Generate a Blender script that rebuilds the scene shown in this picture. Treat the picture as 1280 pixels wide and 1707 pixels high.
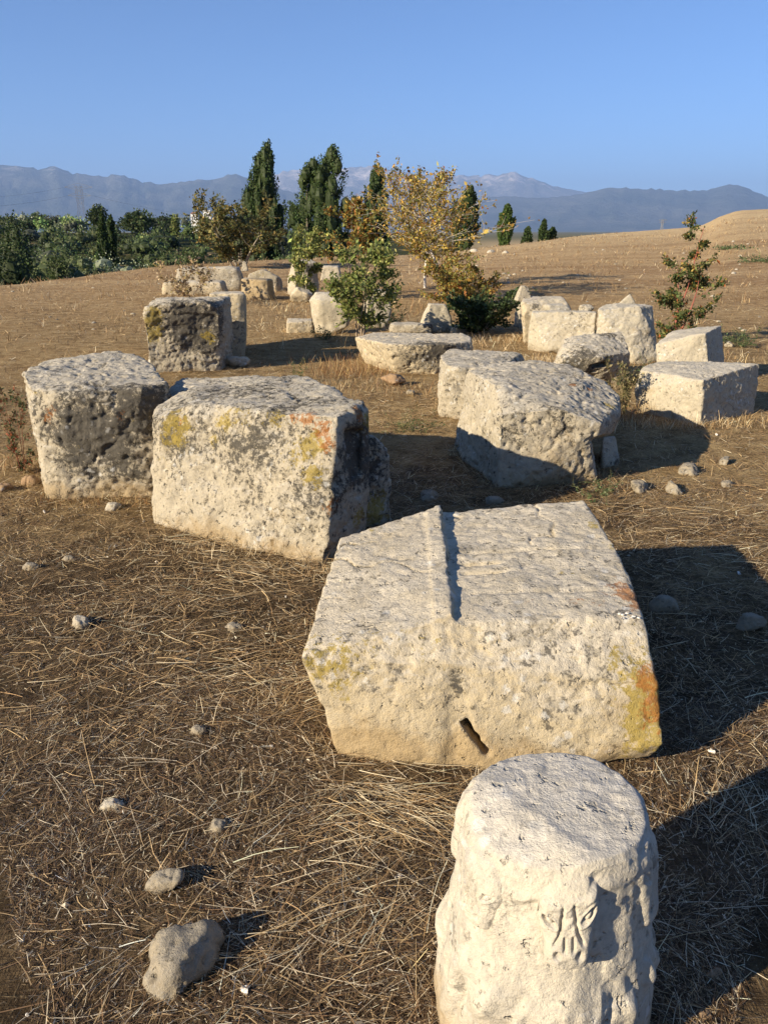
import bpy, bmesh, math, random
import numpy as np
from mathutils import Vector

for _o in list(bpy.data.objects):
    bpy.data.objects.remove(_o)
scene = bpy.context.scene
COL = scene.collection

# ------------------------------------------------------------------ camera
CAM_H = 1.6
FPX, WPX, HPX, HOR = 1332.0, 1280.0, 1707.0, 385.0
PITCH = math.atan((HPX / 2 - HOR) / FPX)
cam_data = bpy.data.cameras.new('camera')
cam = bpy.data.objects.new('camera', cam_data)
COL.objects.link(cam)
cam.location = (0, 0, CAM_H)
cam.rotation_euler = (math.radians(90) - PITCH, 0, 0)
cam_data.sensor_fit = 'VERTICAL'
cam_data.sensor_height = 24.0
cam_data.lens = 24.0 * FPX / HPX
cam_data.clip_start = 0.05
cam_data.clip_end = 120000
scene.camera = cam

# ------------------------------------------------------------------ sky and sun
SUN_AZ = math.radians(34.0)      # shadows run to +x, turned this much towards +y
SUN_EL = math.radians(21.5)
world = bpy.data.worlds.new('World')
scene.world = world
world.use_nodes = True
wn = world.node_tree.nodes
wl = world.node_tree.links
bgn = wn['Background']
sky = wn.new('ShaderNodeTexSky')
sky.sky_type = 'NISHITA'
sky.sun_disc = False
sky.sun_elevation = SUN_EL
to_sun = Vector((-math.cos(SUN_EL) * math.cos(SUN_AZ), -math.cos(SUN_EL) * math.sin(SUN_AZ), math.sin(SUN_EL)))
sky.sun_rotation = math.atan2(to_sun.x, to_sun.y)
sky.altitude = 3000
sky.air_density = 1.0
sky.dust_density = 0.0
sky.ozone_density = 6.5
wl.new(sky.outputs[0], bgn.inputs[0])
bgn.inputs[1].default_value = 0.072
sun_data = bpy.data.lights.new('sun', 'SUN')
sun_data.energy = 5.0
sun_data.angle = math.radians(0.5)
sun_data.color = (1.0, 0.87, 0.67)
sun = bpy.data.objects.new('sun', sun_data)
COL.objects.link(sun)
sun.rotation_euler = (-to_sun).to_track_quat('-Z', 'Y').to_euler()
sun.location = (-30, -20, 30)

scene.view_settings.view_transform = 'Standard'
scene.view_settings.look = 'None'
scene.view_settings.gamma = 1.0
scene.view_settings.use_curve_mapping = False
scene.view_settings.exposure = 1.26
scene.render.engine = 'CYCLES'
cy = scene.cycles
cy.max_bounces = 6
cy.diffuse_bounces = 3
cy.glossy_bounces = 2
cy.transmission_bounces = 3
cy.transparent_max_bounces = 6
cy.volume_bounces = 0
cy.use_adaptive_sampling = True
cy.adaptive_threshold = 0.01
cy.use_denoising = True
cy.denoiser = 'OPENIMAGEDENOISE'
cy.caustics_reflective = False
cy.caustics_refractive = False

# ------------------------------------------------------------------ survey helpers
CP, SP = math.cos(PITCH), math.sin(PITCH)
def ray(px, py):
    x = (px - WPX / 2) / FPX
    y = -(py - HPX / 2) / FPX
    return np.array([x, CP + y * SP, -SP + y * CP])
def PZ(px, py, z=0.0):
    r = ray(px, py)
    return np.array([0, 0, CAM_H]) + r * (z - CAM_H) / r[2]
def PY(px, py, y):
    r = ray(px, py)
    return np.array([0, 0, CAM_H]) + r * y / r[1]
def az_px(px):
    r = ray(px, HOR)
    return math.atan2(r[0], r[1])
def project(V):
    d = V - np.array([0, 0, CAM_H])
    dep = d[:, 1] * CP - d[:, 2] * SP
    up = d[:, 1] * SP + d[:, 2] * CP
    return WPX / 2 + FPX * d[:, 0] / dep, HPX / 2 - FPX * up / dep, dep

# ------------------------------------------------------------------ noise
_rs = np.random.RandomState(7)
_perm = _rs.permutation(256)
_perm = np.concatenate([_perm, _perm, _perm])
_grad = _rs.normal(size=(256, 3))
_grad /= np.linalg.norm(_grad, axis=1)[:, None]
_cell = _rs.rand(256, 3)
def pnoise(P):
    P = np.asarray(P, dtype=np.float64)
    if len(P) > 12000:
        return np.concatenate([pnoise(P[k:k + 12000]) for k in range(0, len(P), 12000)])
    i = np.floor(P).astype(np.int64)
    f = P - i
    i &= 255
    u = f * f * f * (f * (f * 6 - 15) + 10)
    out = np.zeros(len(P))
    for dx in (0, 1):
        wx = u[:, 0] if dx else 1 - u[:, 0]
        hx = _perm[i[:, 0] + dx]
        for dy in (0, 1):
            wy = u[:, 1] if dy else 1 - u[:, 1]
            hy = _perm[hx + ((i[:, 1] + dy) & 255)]
            for dz in (0, 1):
                wz = u[:, 2] if dz else 1 - u[:, 2]
                g = _grad[_perm[hy + ((i[:, 2] + dz) & 255)]]
                out += wx * wy * wz * (g[:, 0] * (f[:, 0] - dx) + g[:, 1] * (f[:, 1] - dy) + g[:, 2] * (f[:, 2] - dz))
    return out * 1.5
def fbm(P, octv=4, lac=2.1, gain=0.5):
    P = np.asarray(P, dtype=np.float64)
    s = np.zeros(len(P)); a = 1.0; t = 0
    for k in range(octv):
        s += a * pnoise(P + 17.3 * k)
        t += a
        a *= gain
        P = P * lac
    return s / t
def worley(P):
    P = np.asarray(P, dtype=np.float64)
    i = np.floor(P).astype(np.int64)
    best = np.full(len(P), 9.0)
    for dx in (-1, 0, 1):
        for dy in (-1, 0, 1):
            for dz in (-1, 0, 1):
                c = i + np.array([dx, dy, dz])
                h = _perm[_perm[_perm[c[:, 0] & 255] + (c[:, 1] & 255)] + (c[:, 2] & 255)]
                best = np.minimum(best, ((c + _cell[h] - P) ** 2).sum(1))
    return np.sqrt(best)
def sstep(a, b, x):
    t = np.clip((x - a) / (b - a), 0, 1)
    return t * t * (3 - 2 * t)

# ------------------------------------------------------------------ scene-graph helpers
def tag(o, label=None, cat=None, group=None, kind=None):
    if label: o['label'] = label
    if cat: o['category'] = cat
    if group: o['group'] = group
    if kind: o['kind'] = kind
    return o
def link(o, parent=None):
    COL.objects.link(o)
    if parent is not None: o.parent = parent
    return o
def empty(name, loc=(0, 0, 0)):
    o = bpy.data.objects.new(name, None)
    o.empty_display_size = 0.1
    o.location = loc
    return link(o)
def mesh_np(name, V, F, mat=None, smooth=False, col=None, colname='Col'):
    """V (n,3), F (m,k) numpy -> mesh with optional per-vertex colour"""
    V = np.asarray(V, dtype=np.float32); F = np.asarray(F, dtype=np.int32)
    me = bpy.data.meshes.new(name)
    me.vertices.add(len(V)); me.vertices.foreach_set('co', V.ravel())
    k = F.shape[1]
    me.loops.add(F.size); me.loops.foreach_set('vertex_index', F.ravel())
    me.polygons.add(len(F))
    me.polygons.foreach_set('loop_start', np.arange(0, F.size, k, dtype=np.int32))
    me.update(calc_edges=True)
    me.polygons.foreach_set('use_smooth', np.full(len(F), smooth, dtype=bool))
    if col is not None: set_col(me, colname, col)
    if mat: me.materials.append(mat)
    return me
def set_col(me, name, col):
    a = me.attributes.new(name, 'FLOAT_COLOR', 'POINT')
    c = np.ones((len(me.vertices), 4), dtype=np.float32)
    c[:, :col.shape[1]] = col
    a.data.foreach_set('color', c.ravel())
def get_v(me):
    n = len(me.vertices); a = np.empty(n * 3, dtype=np.float32)
    me.vertices.foreach_get('co', a)
    return a.reshape(n, 3).astype(np.float64)
def get_n(me):
    n = len(me.vertices); a = np.empty(n * 3, dtype=np.float32)
    me.vertex_normals.foreach_get('vector', a)
    return a.reshape(n, 3).astype(np.float64)
def obj(name, me, parent=None, loc=None):
    o = bpy.data.objects.new(name, me)
    if loc is not None: o.location = loc
    return link(o, parent)

# ------------------------------------------------------------------ materials
class NT:
    def __init__(self, name):
        self.m = bpy.data.materials.new(name); self.m.use_nodes = True
        self.n = self.m.node_tree.nodes; self.l = self.m.node_tree.links
        self.b = self.n['Principled BSDF']
        self.b.inputs['Specular IOR Level'].default_value = 0.2
        self.b.inputs['Roughness'].default_value = 0.9
    def add(self, t, **kw):
        nd = self.n.new(t)
        for k, v in kw.items(): setattr(nd, k, v)
        return nd
    def put(self, s, v):
        if isinstance(v, bpy.types.NodeSocket): self.l.new(v, s)
        elif v is not None: s.default_value = v
    def noise(self, vec, scale, detail=4, rough=0.55, dist=0.0):
        nd = self.add('ShaderNodeTexNoise')
        self.put(nd.inputs['Vector'], vec)
        nd.inputs['Scale'].default_value = scale; nd.inputs['Detail'].default_value = detail
        nd.inputs['Roughness'].default_value = rough; nd.inputs['Distortion'].default_value = dist
        return nd.outputs[0]
    def voro(self, vec, scale, feature='F1', out=0, rand=1.0):
        nd = self.add('ShaderNodeTexVoronoi', feature=feature)
        self.put(nd.inputs['Vector'], vec); nd.inputs['Scale'].default_value = scale
        nd.inputs['Randomness'].default_value = rand
        return nd.outputs[out]
    def math(self, op, a, b=None, clamp=False):
        nd = self.add('ShaderNodeMath', operation=op); nd.use_clamp = clamp
        self.put(nd.inputs[0], a); self.put(nd.inputs[1], b)
        return nd.outputs[0]
    def remap(self, v, a, b, c=0.0, d=1.0):
        nd = self.add('ShaderNodeMapRange'); nd.interpolation_type = 'SMOOTHSTEP'
        self.put(nd.inputs[0], v)
        for k, x in zip((1, 2, 3, 4), (a, b, c, d)): self.put(nd.inputs[k], x)
        return nd.outputs[0]
    def mix(self, f, a, b, blend='MIX'):
        nd = self.add('ShaderNodeMix', data_type='RGBA', blend_type=blend)
        self.put(nd.inputs[0], f)
        for s, v in ((nd.inputs[6], a), (nd.inputs[7], b)):
            if isinstance(v, tuple): v = (*v, 1.0) if len(v) == 3 else v
            self.put(s, v)
        return nd.outputs[2]
    def mapping(self, vec, scale=(1, 1, 1), rot=(0, 0, 0), loc=(0, 0, 0)):
        nd = self.add('ShaderNodeMapping')
        self.put(nd.inputs[0], vec)
        nd.inputs['Scale'].default_value = scale; nd.inputs['Rotation'].default_value = rot
        nd.inputs['Location'].default_value = loc
        return nd.outputs[0]
    def attr(self, name, sub=None):
        nd = self.add('ShaderNodeAttribute', attribute_name=name)
        if sub is None: return nd.outputs['Color']
        if sub == 'a': return nd.outputs['Alpha']
        sp = self.add('ShaderNodeSeparateColor'); self.l.new(nd.outputs['Color'], sp.inputs[0])
        return sp.outputs['rgb'.index(sub)]
    def bump(self, height, strength=0.5, distance=0.01, normal=None):
        nd = self.add('ShaderNodeBump')
        nd.inputs['Strength'].default_value = strength; nd.inputs['Distance'].default_value = distance
        self.put(nd.inputs['Height'], height); self.put(nd.inputs['Normal'], normal)
        return nd.outputs[0]
    def color(self, c):
        if isinstance(c, tuple): c = (*c, 1.0)
        self.put(self.b.inputs['Base Color'], c)
    def obco(self):
        return self.add('ShaderNodeTexCoord').outputs['Object']
    def geo(self, out):
        return self.add('ShaderNodeNewGeometry').outputs[out]

def stone_material(name, cream, gray, grain=1.0, speck=0.5, pits=0.6, patina_toplight=0.8, bumps=1.0):
    """weathered limestone; the mask colour says where crust with some painted shade (r), yellow (g), orange (b) and ochre (a) growth sits"""
    t = NT(name)
    co = t.obco()
    nz = t.add('ShaderNodeSeparateXYZ'); t.l.new(t.geo('True Normal'), nz.inputs[0])
    big = t.noise(co, 2.3, 5, 0.6)
    mid = t.noise(co, 11, 6, 0.62)
    fine = t.noise(co, 55, 6, 0.7)
    vf = t.noise(co, 190, 3, 0.7)
    upf = t.remap(t.math('ADD', nz.outputs[2], t.math('MULTIPLY', t.math('ADD', t.math('SUBTRACT', big, 0.5), t.math('MULTIPLY', t.math('SUBTRACT', mid, 0.5), 0.9)), 1.8)), 0.25, 0.95, 0, patina_toplight)  # upward faces: grey patina, paled further so tops look brightly lit
    c = t.mix(upf, cream, gray)
    c = t.mix(t.remap(mid, 0.35, 0.68, 0.0, 0.55), c, tuple(x * 0.72 for x in cream))
    c = t.mix(t.remap(fine, 0.3, 0.7, 0.5 * grain, 0.0), c, tuple(x * 0.45 for x in gray))
    c = t.mix(t.remap(vf, 0.62, 0.8, 0.0, 0.4 * grain), c, tuple(min(1, x * 1.25) for x in gray))
    # dark freckles of black lichen
    fr = t.math('ADD', t.noise(co, 26, 5, 0.75), t.math('MULTIPLY', t.math('SUBTRACT', big, 0.5), 0.35))
    c = t.mix(t.remap(fr, 0.565, 0.655, 0.0, speck), c, (0.060, 0.054, 0.045))
    bl = t.math('ADD', t.noise(co, 7.5, 8, 0.8), t.math('MULTIPLY', t.math('SUBTRACT', big, 0.5), 0.5))
    c = t.mix(t.remap(bl, 0.54, 0.68, 0.0, speck * 0.75), c, (0.15, 0.135, 0.11))
    # crust, with some painted shade, from the mask
    cr = t.math('ADD', t.attr('mask', 'r'), t.math('MULTIPLY', t.math('SUBTRACT', t.noise(co, 27, 8, 0.8), 0.5), 3.0))
    crm = t.remap(cr, 0.42, 0.72, 0.0, 0.94)
    crc = t.mix(t.noise(co, 70, 4, 0.7), (0.030, 0.028, 0.026), (0.13, 0.115, 0.09))
    c = t.mix(crm, c, crc)
    # pale grey lichen rosettes
    wl_ = t.math('ADD', t.voro(co, 17), t.math('MULTIPLY', t.math('SUBTRACT', t.noise(co, 60, 4, 0.7), 0.5), 0.7))
    wsel = t.remap(t.noise(co, 4.1, 3, 0.6), 0.5, 0.62)
    c = t.mix(t.math('MULTIPLY', t.remap(wl_, 0.16, 0.30, 0.5, 0.0), wsel), c, (0.60, 0.59, 0.55))
    # ochre stain
    oc = t.math('ADD', t.attr('mask', 'a'), t.math('MULTIPLY', t.math('SUBTRACT', t.noise(co, 9, 6, 0.7), 0.5), 1.3))
    c = t.mix(t.remap(oc, 0.4, 1.0, 0.0, 0.6), c, (0.30, 0.20, 0.085))
    ye = t.math('ADD', t.attr('mask', 'g'), t.math('MULTIPLY', t.math('SUBTRACT', t.noise(co, 30, 8, 0.82), 0.5), 3.6))
    yc = t.mix(t.noise(co, 90, 3), (0.20, 0.155, 0.035), (0.42, 0.30, 0.055))
    c = t.mix(t.remap(ye, 0.70, 0.88, 0.0, 0.78), c, yc)
    og = t.math('ADD', t.attr('mask', 'b'), t.math('MULTIPLY', t.math('SUBTRACT', t.noise(co, 36, 8, 0.82), 0.5), 3.4))
    ocol = t.mix(t.noise(co, 110, 3), (0.17, 0.06, 0.02), (0.45, 0.18, 0.04))
    c = t.mix(t.remap(og, 0.70, 0.88, 0.0, 0.78), c, ocol)
    # pits
    pn = t.noise(co, 34, 3, 0.6)
    pit = t.remap(pn, 0.62, 0.74, 0.0, 1.0)
    c = t.mix(t.math('MULTIPLY', pit, pits * 0.6), c, tuple(x * 0.4 for x in cream))
    t.color(c)
    h = t.math('ADD', t.math('MULTIPLY', fine, 0.8), t.math('MULTIPLY', vf, 0.35))
    h = t.math('ADD', h, t.math('MULTIPLY', mid, 1.2))
    h = t.math('SUBTRACT', h, t.math('MULTIPLY', pit, pits * 1.4))
    h = t.math('ADD', h, t.math('MULTIPLY', crm, 0.25))
    t.put(t.b.inputs['Normal'], t.bump(h, 0.9, 0.010 * bumps))
    t.b.inputs['Roughness'].default_value = 0.93
    t.b.inputs['Specular IOR Level'].default_value = 0.12
    return t.m

M_BLOCK = stone_material('limestone_cream', (0.51, 0.415, 0.26), (0.68, 0.61, 0.49), speck=0.8)
M_ROUGH = stone_material('limestone_grey', (0.48, 0.41, 0.29), (0.62, 0.565, 0.465), speck=0.95, pits=1.0, bumps=1.5)
M_PALE = stone_material('limestone_pale', (0.47, 0.405, 0.285), (0.63, 0.575, 0.475), speck=0.45, pits=0.7)
M_MARBLE = stone_material('marble_white', (0.58, 0.515, 0.395), (0.62, 0.575, 0.50), grain=0.95, speck=0.5, pits=0.7, patina_toplight=1.0, bumps=0.9)
M_FIELD = stone_material('fieldstone', (0.34, 0.285, 0.20), (0.35, 0.31, 0.245), speck=0.5, pits=1.0)
M_TAN = stone_material('fieldstone_tan', (0.36, 0.235, 0.13), (0.36, 0.25, 0.16), speck=0.1, pits=0.5)

def vcol_material(name, rough=0.8, trans=0.0, spec=0.2, vary=0.0):
    t = NT(name)
    c = t.attr('Col')
    t.color(c)
    t.b.inputs['Roughness'].default_value = rough
    t.b.inputs['Specular IOR Level'].default_value = spec
    if trans > 0:
        tr = t.add('ShaderNodeBsdfTranslucent'); t.l.new(c, tr.inputs[0])
        mx = t.add('ShaderNodeMixShader'); mx.inputs[0].default_value = trans
        t.l.new(t.b.outputs[0], mx.inputs[1]); t.l.new(tr.outputs[0], mx.inputs[2])
        t.l.new(mx.outputs[0], t.n['Material Output'].inputs[0])
    return t.m
M_STRAW = vcol_material('dry_straw', 0.55, 0.12, 0.35)
M_LEAF = vcol_material('leaf', 0.6, 0.3, 0.25)
M_BARK = vcol_material('bark', 0.9)
def plain(name, c, rough=0.8, n=20, amt=0.35, spec=0.2):
    t = NT(name); co = t.obco()
    t.color(t.mix(t.remap(t.noise(co, n, 5, 0.65), 0.3, 0.7), tuple(x * (1 - amt) for x in c), c))
    t.b.inputs['Roughness'].default_value = rough
    t.b.inputs['Specular IOR Level'].default_value = spec
    return t.m

# ------------------------------------------------------------------ terrain
_sky_tab = [(-900, 480, 24), (0, 470, 26), (150, 456, 31), (300, 441, 37), (400, 437, 42), (500, 432, 48), (600, 428, 54), (700, 424, 58), (800, 417, 62),
            (850, 411, 66), (900, 404, 72), (935, 397, 78), (1000, 391, 84), (1050, 387, 88), (1105, 383, 92), (1166, 377, 96), (1195, 363, 98), (1227, 353, 100), (1290, 351, 102), (1500, 349, 100), (2400, 370, 80)]
_A = np.array([az_px(a) for a, b, c in _sky_tab])
_D = np.array([c for a, b, c in _sky_tab], dtype=float)
_Hc = np.array([CAM_H + c * ray(640, b)[2] / ray(640, b)[1] for a, b, c in _sky_tab])
def ground_z(x, y):
    x = np.asarray(x, dtype=float); y = np.asarray(y, dtype=float)
    r = np.hypot(x, y); a = np.arctan2(x, y)
    D = np.interp(a, _A, _D); Hc = np.interp(a, _A, _Hc)
    back = sstep(1.2, 2.6, np.abs(a))
    Hc = Hc * (1 - back)
    t = r / D
    z = Hc * np.clip((np.minimum(t, 1.0) - 0.2) / 0.8, 0, 1) ** 1.35
    left = sstep(0.14, -0.05, a) * (1 - back)
    q = r - D
    dip = -6.5 * sstep(0, 34, q) + 7.5 * sstep(70, 210, q) - 9 * sstep(260, 900, q)
    fall = -5 * sstep(0, 120, q) - 5 * sstep(150, 700, q)
    z = z + np.where(q > 0, left * dip + (1 - left) * fall, 0) - np.where(q > 0, Hc, 0) * sstep(0, 250, q)
    P = np.stack([x, y, np.zeros_like(x)], -1).reshape(-1, 3)
    und = pnoise(P * 0.55).reshape(x.shape) * 0.022 * sstep(0.3, 3, r) + pnoise(P * 0.11 + 5).reshape(x.shape) * 0.10 * sstep(8, 30, r) + pnoise(P * 0.7 + 15).reshape(x.shape) * 0.035 * sstep(12, 30, r)
    return z + und
def gz(x, y):
    return float(ground_z(np.array([x]), np.array([y]))[0])
def PG(px, py):
    """where the line of sight through a photo point meets the terrain"""
    r = ray(px, py)
    t = np.concatenate([np.linspace(0.8, 30, 1500), np.linspace(30.1, 400, 2000)])
    p = np.array([0, 0, CAM_H])[None] + r[None] * (t / r[1])[:, None]
    d = p[:, 2] - ground_z(p[:, 0], p[:, 1])
    k = np.argmax(d < 0) if (d < 0).any() else len(t) - 1
    return p[k]

def build_ground():
    az_f = np.radians(np.arange(-34, 34.01, 0.44))
    az_s = np.radians(np.concatenate([np.arange(36, 180, 4.0)]))
    az = np.concatenate([-az_s[::-1], az_f, az_s])
    r = [0.15, 0.4, 0.6]
    while r[-1] < 45000:
        x = r[-1]
        r.append(x + (0.06 if x < 4 else x * 0.018 if x < 120 else x * 0.06))
    r = np.array(r)
    R, A = np.meshgrid(r, az, indexing='ij')
    X = R * np.sin(A); Yy = R * np.cos(A)
    Zz = ground_z(X, Yy)
    P = np.stack([X, Yy, Zz], -1).reshape(-1, 3)
    near = sstep(30, 10, R).reshape(-1)
    P[:, 2] += near * (0.010 * fbm(P * np.array([7, 7, 1]), 3) + 0.012 * np.abs(pnoise(P * np.array([2.2, 2.2, 1]))))
    V = np.concatenate([P, [[0, 0, 0]]])
    nr, na = R.shape
    ii, jj = np.meshgrid(np.arange(nr - 1), np.arange(na), indexing='ij')
    j2 = (jj + 1) % na
    F = np.stack([ii * na + jj, (ii + 1) * na + jj, (ii + 1) * na + j2, ii * na + j2], -1).reshape(-1, 4)[:, ::-1]
    # where the soil is dark mulch (r), golden straw litter (g), green scrub (b)
    x, y = V[:, 0], V[:, 1]
    rr = np.hypot(x, y); a = np.arctan2(x, y)
    D = np.interp(a, _A, _D)
    Q = np.stack([x, y, 0 * x], -1)
    gold = np.clip(sstep(2.5, 7, rr) * 0.75 + 0.5 * fbm(Q * 0.7, 3) + 0.1, 0, 1)
    green = sstep(0, 12, rr - D) * sstep(0.16, 0.02, a)
    me = mesh_np('ground', V, F, None, True, np.stack([1 - gold, gold, green], -1))
    return me
t = NT('dry_field')
wp = t.geo('Position')
n1 = t.noise(wp, 0.35, 5, 0.6)
n2 = t.noise(wp, 4.5, 6, 0.65)
fib1 = t.noise(t.mapping(wp, (14, 150, 60), (0, 0, 0.5)), 1.0, 3, 0.6, 0.6)
fib2 = t.noise(t.mapping(wp, (150, 16, 60), (0, 0, 0.25)), 1.0, 3, 0.6, 0.6)
fib = t.math('MAXIMUM', fib1, fib2)
n4 = t.noise(wp, 60, 5, 0.7)
dark = t.mix(t.remap(n2, 0.35, 0.65), (0.060, 0.040, 0.022), (0.15, 0.102, 0.055))
gold = t.mix(t.remap(n2, 0.3, 0.7), (0.28, 0.18, 0.08), (0.46, 0.33, 0.165))
g = t.attr('Col', 'g')
gm = t.remap(t.math('ADD', g, t.math('MULTIPLY', t.math('SUBTRACT', n2, 0.5), 1.0)), 0.15, 0.95)
c = t.mix(gm, dark, gold)
c = t.mix(t.remap(fib, 0.58, 0.72, 0.0, 0.55), c, (0.36, 0.27, 0.15))
c = t.mix(t.remap(n4, 0.3, 0.52, 0.8, 0.0), c, (0.030, 0.021, 0.014))
c = t.mix(t.remap(t.noise(wp, 130, 3, 0.7), 0.60, 0.70, 0.0, 0.5), c, (0.42, 0.33, 0.21))
# far field: bands of bleached stubble and bare earth
wx = t.mapping(wp, (0.035, 0.32, 1), (0, 0, -0.12))
band = t.noise(wx, 1.0, 7, 0.7)
wfar = t.add('ShaderNodeVectorMath', operation='LENGTH'); t.l.new(wp, wfar.inputs[0])
far = t.remap(wfar.outputs['Value'], 9, 30)
tuft = t.noise(t.mapping(wp, (1.4, 2.2, 1)), 1.0, 8, 0.8)
fc = t.mix(t.remap(band, 0.3, 0.7), (0.29, 0.178, 0.088), (0.51, 0.36, 0.19))
fc = t.mix(t.remap(tuft, 0.56, 0.66, 0.0, 0.65), fc, (0.66, 0.52, 0.31))
fc = t.mix(t.remap(tuft, 0.30, 0.44, 0.7, 0.0), fc, (0.18, 0.115, 0.06))
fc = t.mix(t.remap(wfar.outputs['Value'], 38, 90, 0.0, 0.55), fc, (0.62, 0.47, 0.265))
spk = t.noise(wp, 4.5, 8, 0.78)
fc = t.mix(t.remap(spk, 0.36, 0.47, 0.75, 0.0), fc, (0.15, 0.095, 0.05))
fc = t.mix(t.remap(spk, 0.55, 0.66, 0.0, 0.7), fc, (0.70, 0.57, 0.36))
c = t.mix(far, c, fc)
gr = t.attr('Col', 'b')
vc = t.mix(t.noise(wp, 0.12, 5, 0.6), (0.03, 0.042, 0.014), (0.085, 0.08, 0.032))
vc = t.mix(t.remap(t.noise(t.mapping(wp, (0.012, 0.05, 1)), 1.0, 4, 0.6), 0.58, 0.64), vc, (0.30, 0.21, 0.11))
c = t.mix(gr, c, vc)
plainf = t.remap(wfar.outputs['Value'], 400, 1500)
c = t.mix(plainf, c, t.mix(t.noise(wp, 0.002, 6, 0.6), (0.06, 0.075, 0.03), (0.22, 0.18, 0.10)))
t.color(c)
h = t.math('ADD', t.math('MULTIPLY', fib, 1.2), t.math('ADD', n4, t.math('MULTIPLY', tuft, t.math('MULTIPLY', far, 6.0))))
t.put(t.b.inputs['Normal'], t.bump(h, 1.0, 0.018))
t.b.inputs['Specular IOR Level'].default_value = 0.05
t.b.inputs['Roughness'].default_value = 1.0
gme = build_ground(); gme.materials.append(t.m)
tag(obj('ground', gme), kind='structure')

# ------------------------------------------------------------------ mountains
def mountain(name, tab, dist, depth, seed, mat):
    xs = np.arange(-700, 1981, 7.0)
    ys = np.interp(xs, [a for a, b in tab], [b for a, b in tab])
    az = np.array([az_px(x) for x in xs])
    el = np.array([ray(640, y)[2] / math.hypot(ray(640, y)[1], 0) for y in ys])
    nd = 46
    tt = np.linspace(0, 1, nd)
    A, T = np.meshgrid(az, tt, indexing='ij')
    E = np.repeat(el[:, None], nd, 1)
    ridge = 0.62
    prof = np.where(T < ridge, (T / ridge) ** 1.25, np.clip(1 - (T - ridge) / (1 - ridge), 0, 1) ** 0.9)
    R = dist + (T - ridge) * depth
    Q = np.stack([A * 34 + seed, T * 5.0, 0 * A], -1).reshape(-1, 3)
    rid = (1 - 2 * np.abs(fbm(Q, 6, 2.1, 0.58))).reshape(A.shape)
    Q2 = np.stack([A * 260 + seed, T * 1.0, 0 * A], -1).reshape(-1, 3)
    jag = fbm(Q2, 3).reshape(A.shape)
    cosA = np.cos(A)
    top = E * dist / cosA * cosA
    Hh = top * prof * (1 + (0.55 * (rid - 0.6) * (1 - prof) * np.minimum(prof * 4, 1))) + top * 0.075 * jag * prof
    Hh = np.where(prof <= 0, -60, Hh - 20 * (1 - prof))
    X = R * np.tan(A); Yv = R
    V = np.stack([X, Yv, Hh + CAM_H * prof], -1).reshape(-1, 3)
    na = len(az)
    ii, jj = np.meshgrid(np.arange(na - 1), np.arange(nd - 1), indexing='ij')
    F = np.stack([ii * nd + jj, (ii + 1) * nd + jj, (ii + 1) * nd + jj + 1, ii * nd + jj + 1], -1).reshape(-1, 4)
    me = mesh_np(name, V, F, mat, True)
    return tag(obj(name, me), kind='structure')
def mountain_material(name, a, b, rock, lo, hi):
    t = NT(name); wp = t.geo('Position')
    n = t.noise(wp, 0.0006, 8, 0.65); n2 = t.noise(t.mapping(wp, (1, 1, 0.35)), 0.0021, 7, 0.7)
    c = t.mix(t.remap(n, 0.3, 0.7), a, b)
    sx = t.add('ShaderNodeSeparateXYZ'); t.l.new(wp, sx.inputs[0])
    k = t.math('ADD', t.math('DIVIDE', sx.outputs[2], 1500.0), t.math('MULTIPLY', t.math('SUBTRACT', n2, 0.5), 2.6))
    c = t.mix(t.remap(k, lo, hi, 0.0, 0.9), c, rock)
    t.color(c)
    t.put(t.b.inputs['Normal'], t.bump(n2, 1.0, 160))
    t.b.inputs['Roughness'].default_value = 1.0; t.b.inputs['Specular IOR Level'].default_value = 0.0
    return t.m
M_MT1 = mountain_material('mountain_scrub', (0.04, 0.05, 0.035), (0.12, 0.115, 0.09), (0.42, 0.39, 0.36), 0.9, 1.45)
M_MT2 = mountain_material('mountain_limestone', (0.10, 0.10, 0.08), (0.22, 0.20, 0.18), (0.62, 0.54, 0.48), 0.85, 1.5)
tab_near = [(-700, 300), (-200, 285), (0, 271), (40, 274), (80, 281), (105, 277), (130, 288), (180, 293), (210, 291), (240, 302), (280, 307), (330, 300), (370, 297), (390, 290), (410, 292), (450, 310), (500, 322),
            (560, 330), (640, 338), (720, 335), (800, 330), (850, 327), (900, 330), (945, 326), (985, 318), (1010, 313), (1050, 313), (1080, 314), (1110, 316), (1170, 318), (1195, 309), (1220, 307), (1245, 317), (1275, 330), (1330, 335), (1500, 320), (1980, 330)]
tab_far = [(-700, 340), (300, 325), (380, 300), (420, 296), (470, 289), (490, 281), (520, 285), (560, 283), (592, 278), (612, 276), (640, 282), (690, 288), (730, 294), (790, 293), (830, 289), (850, 287), (880, 297), (920, 310), (955, 318), (985, 322), (1050, 326), (1980, 340)]
mountain('mountain_range', tab_near, 21000, 9000, 3.1, M_MT1)
mountain('limestone_peaks', tab_far, 29000, 9000, 11.7, M_MT2)

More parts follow.
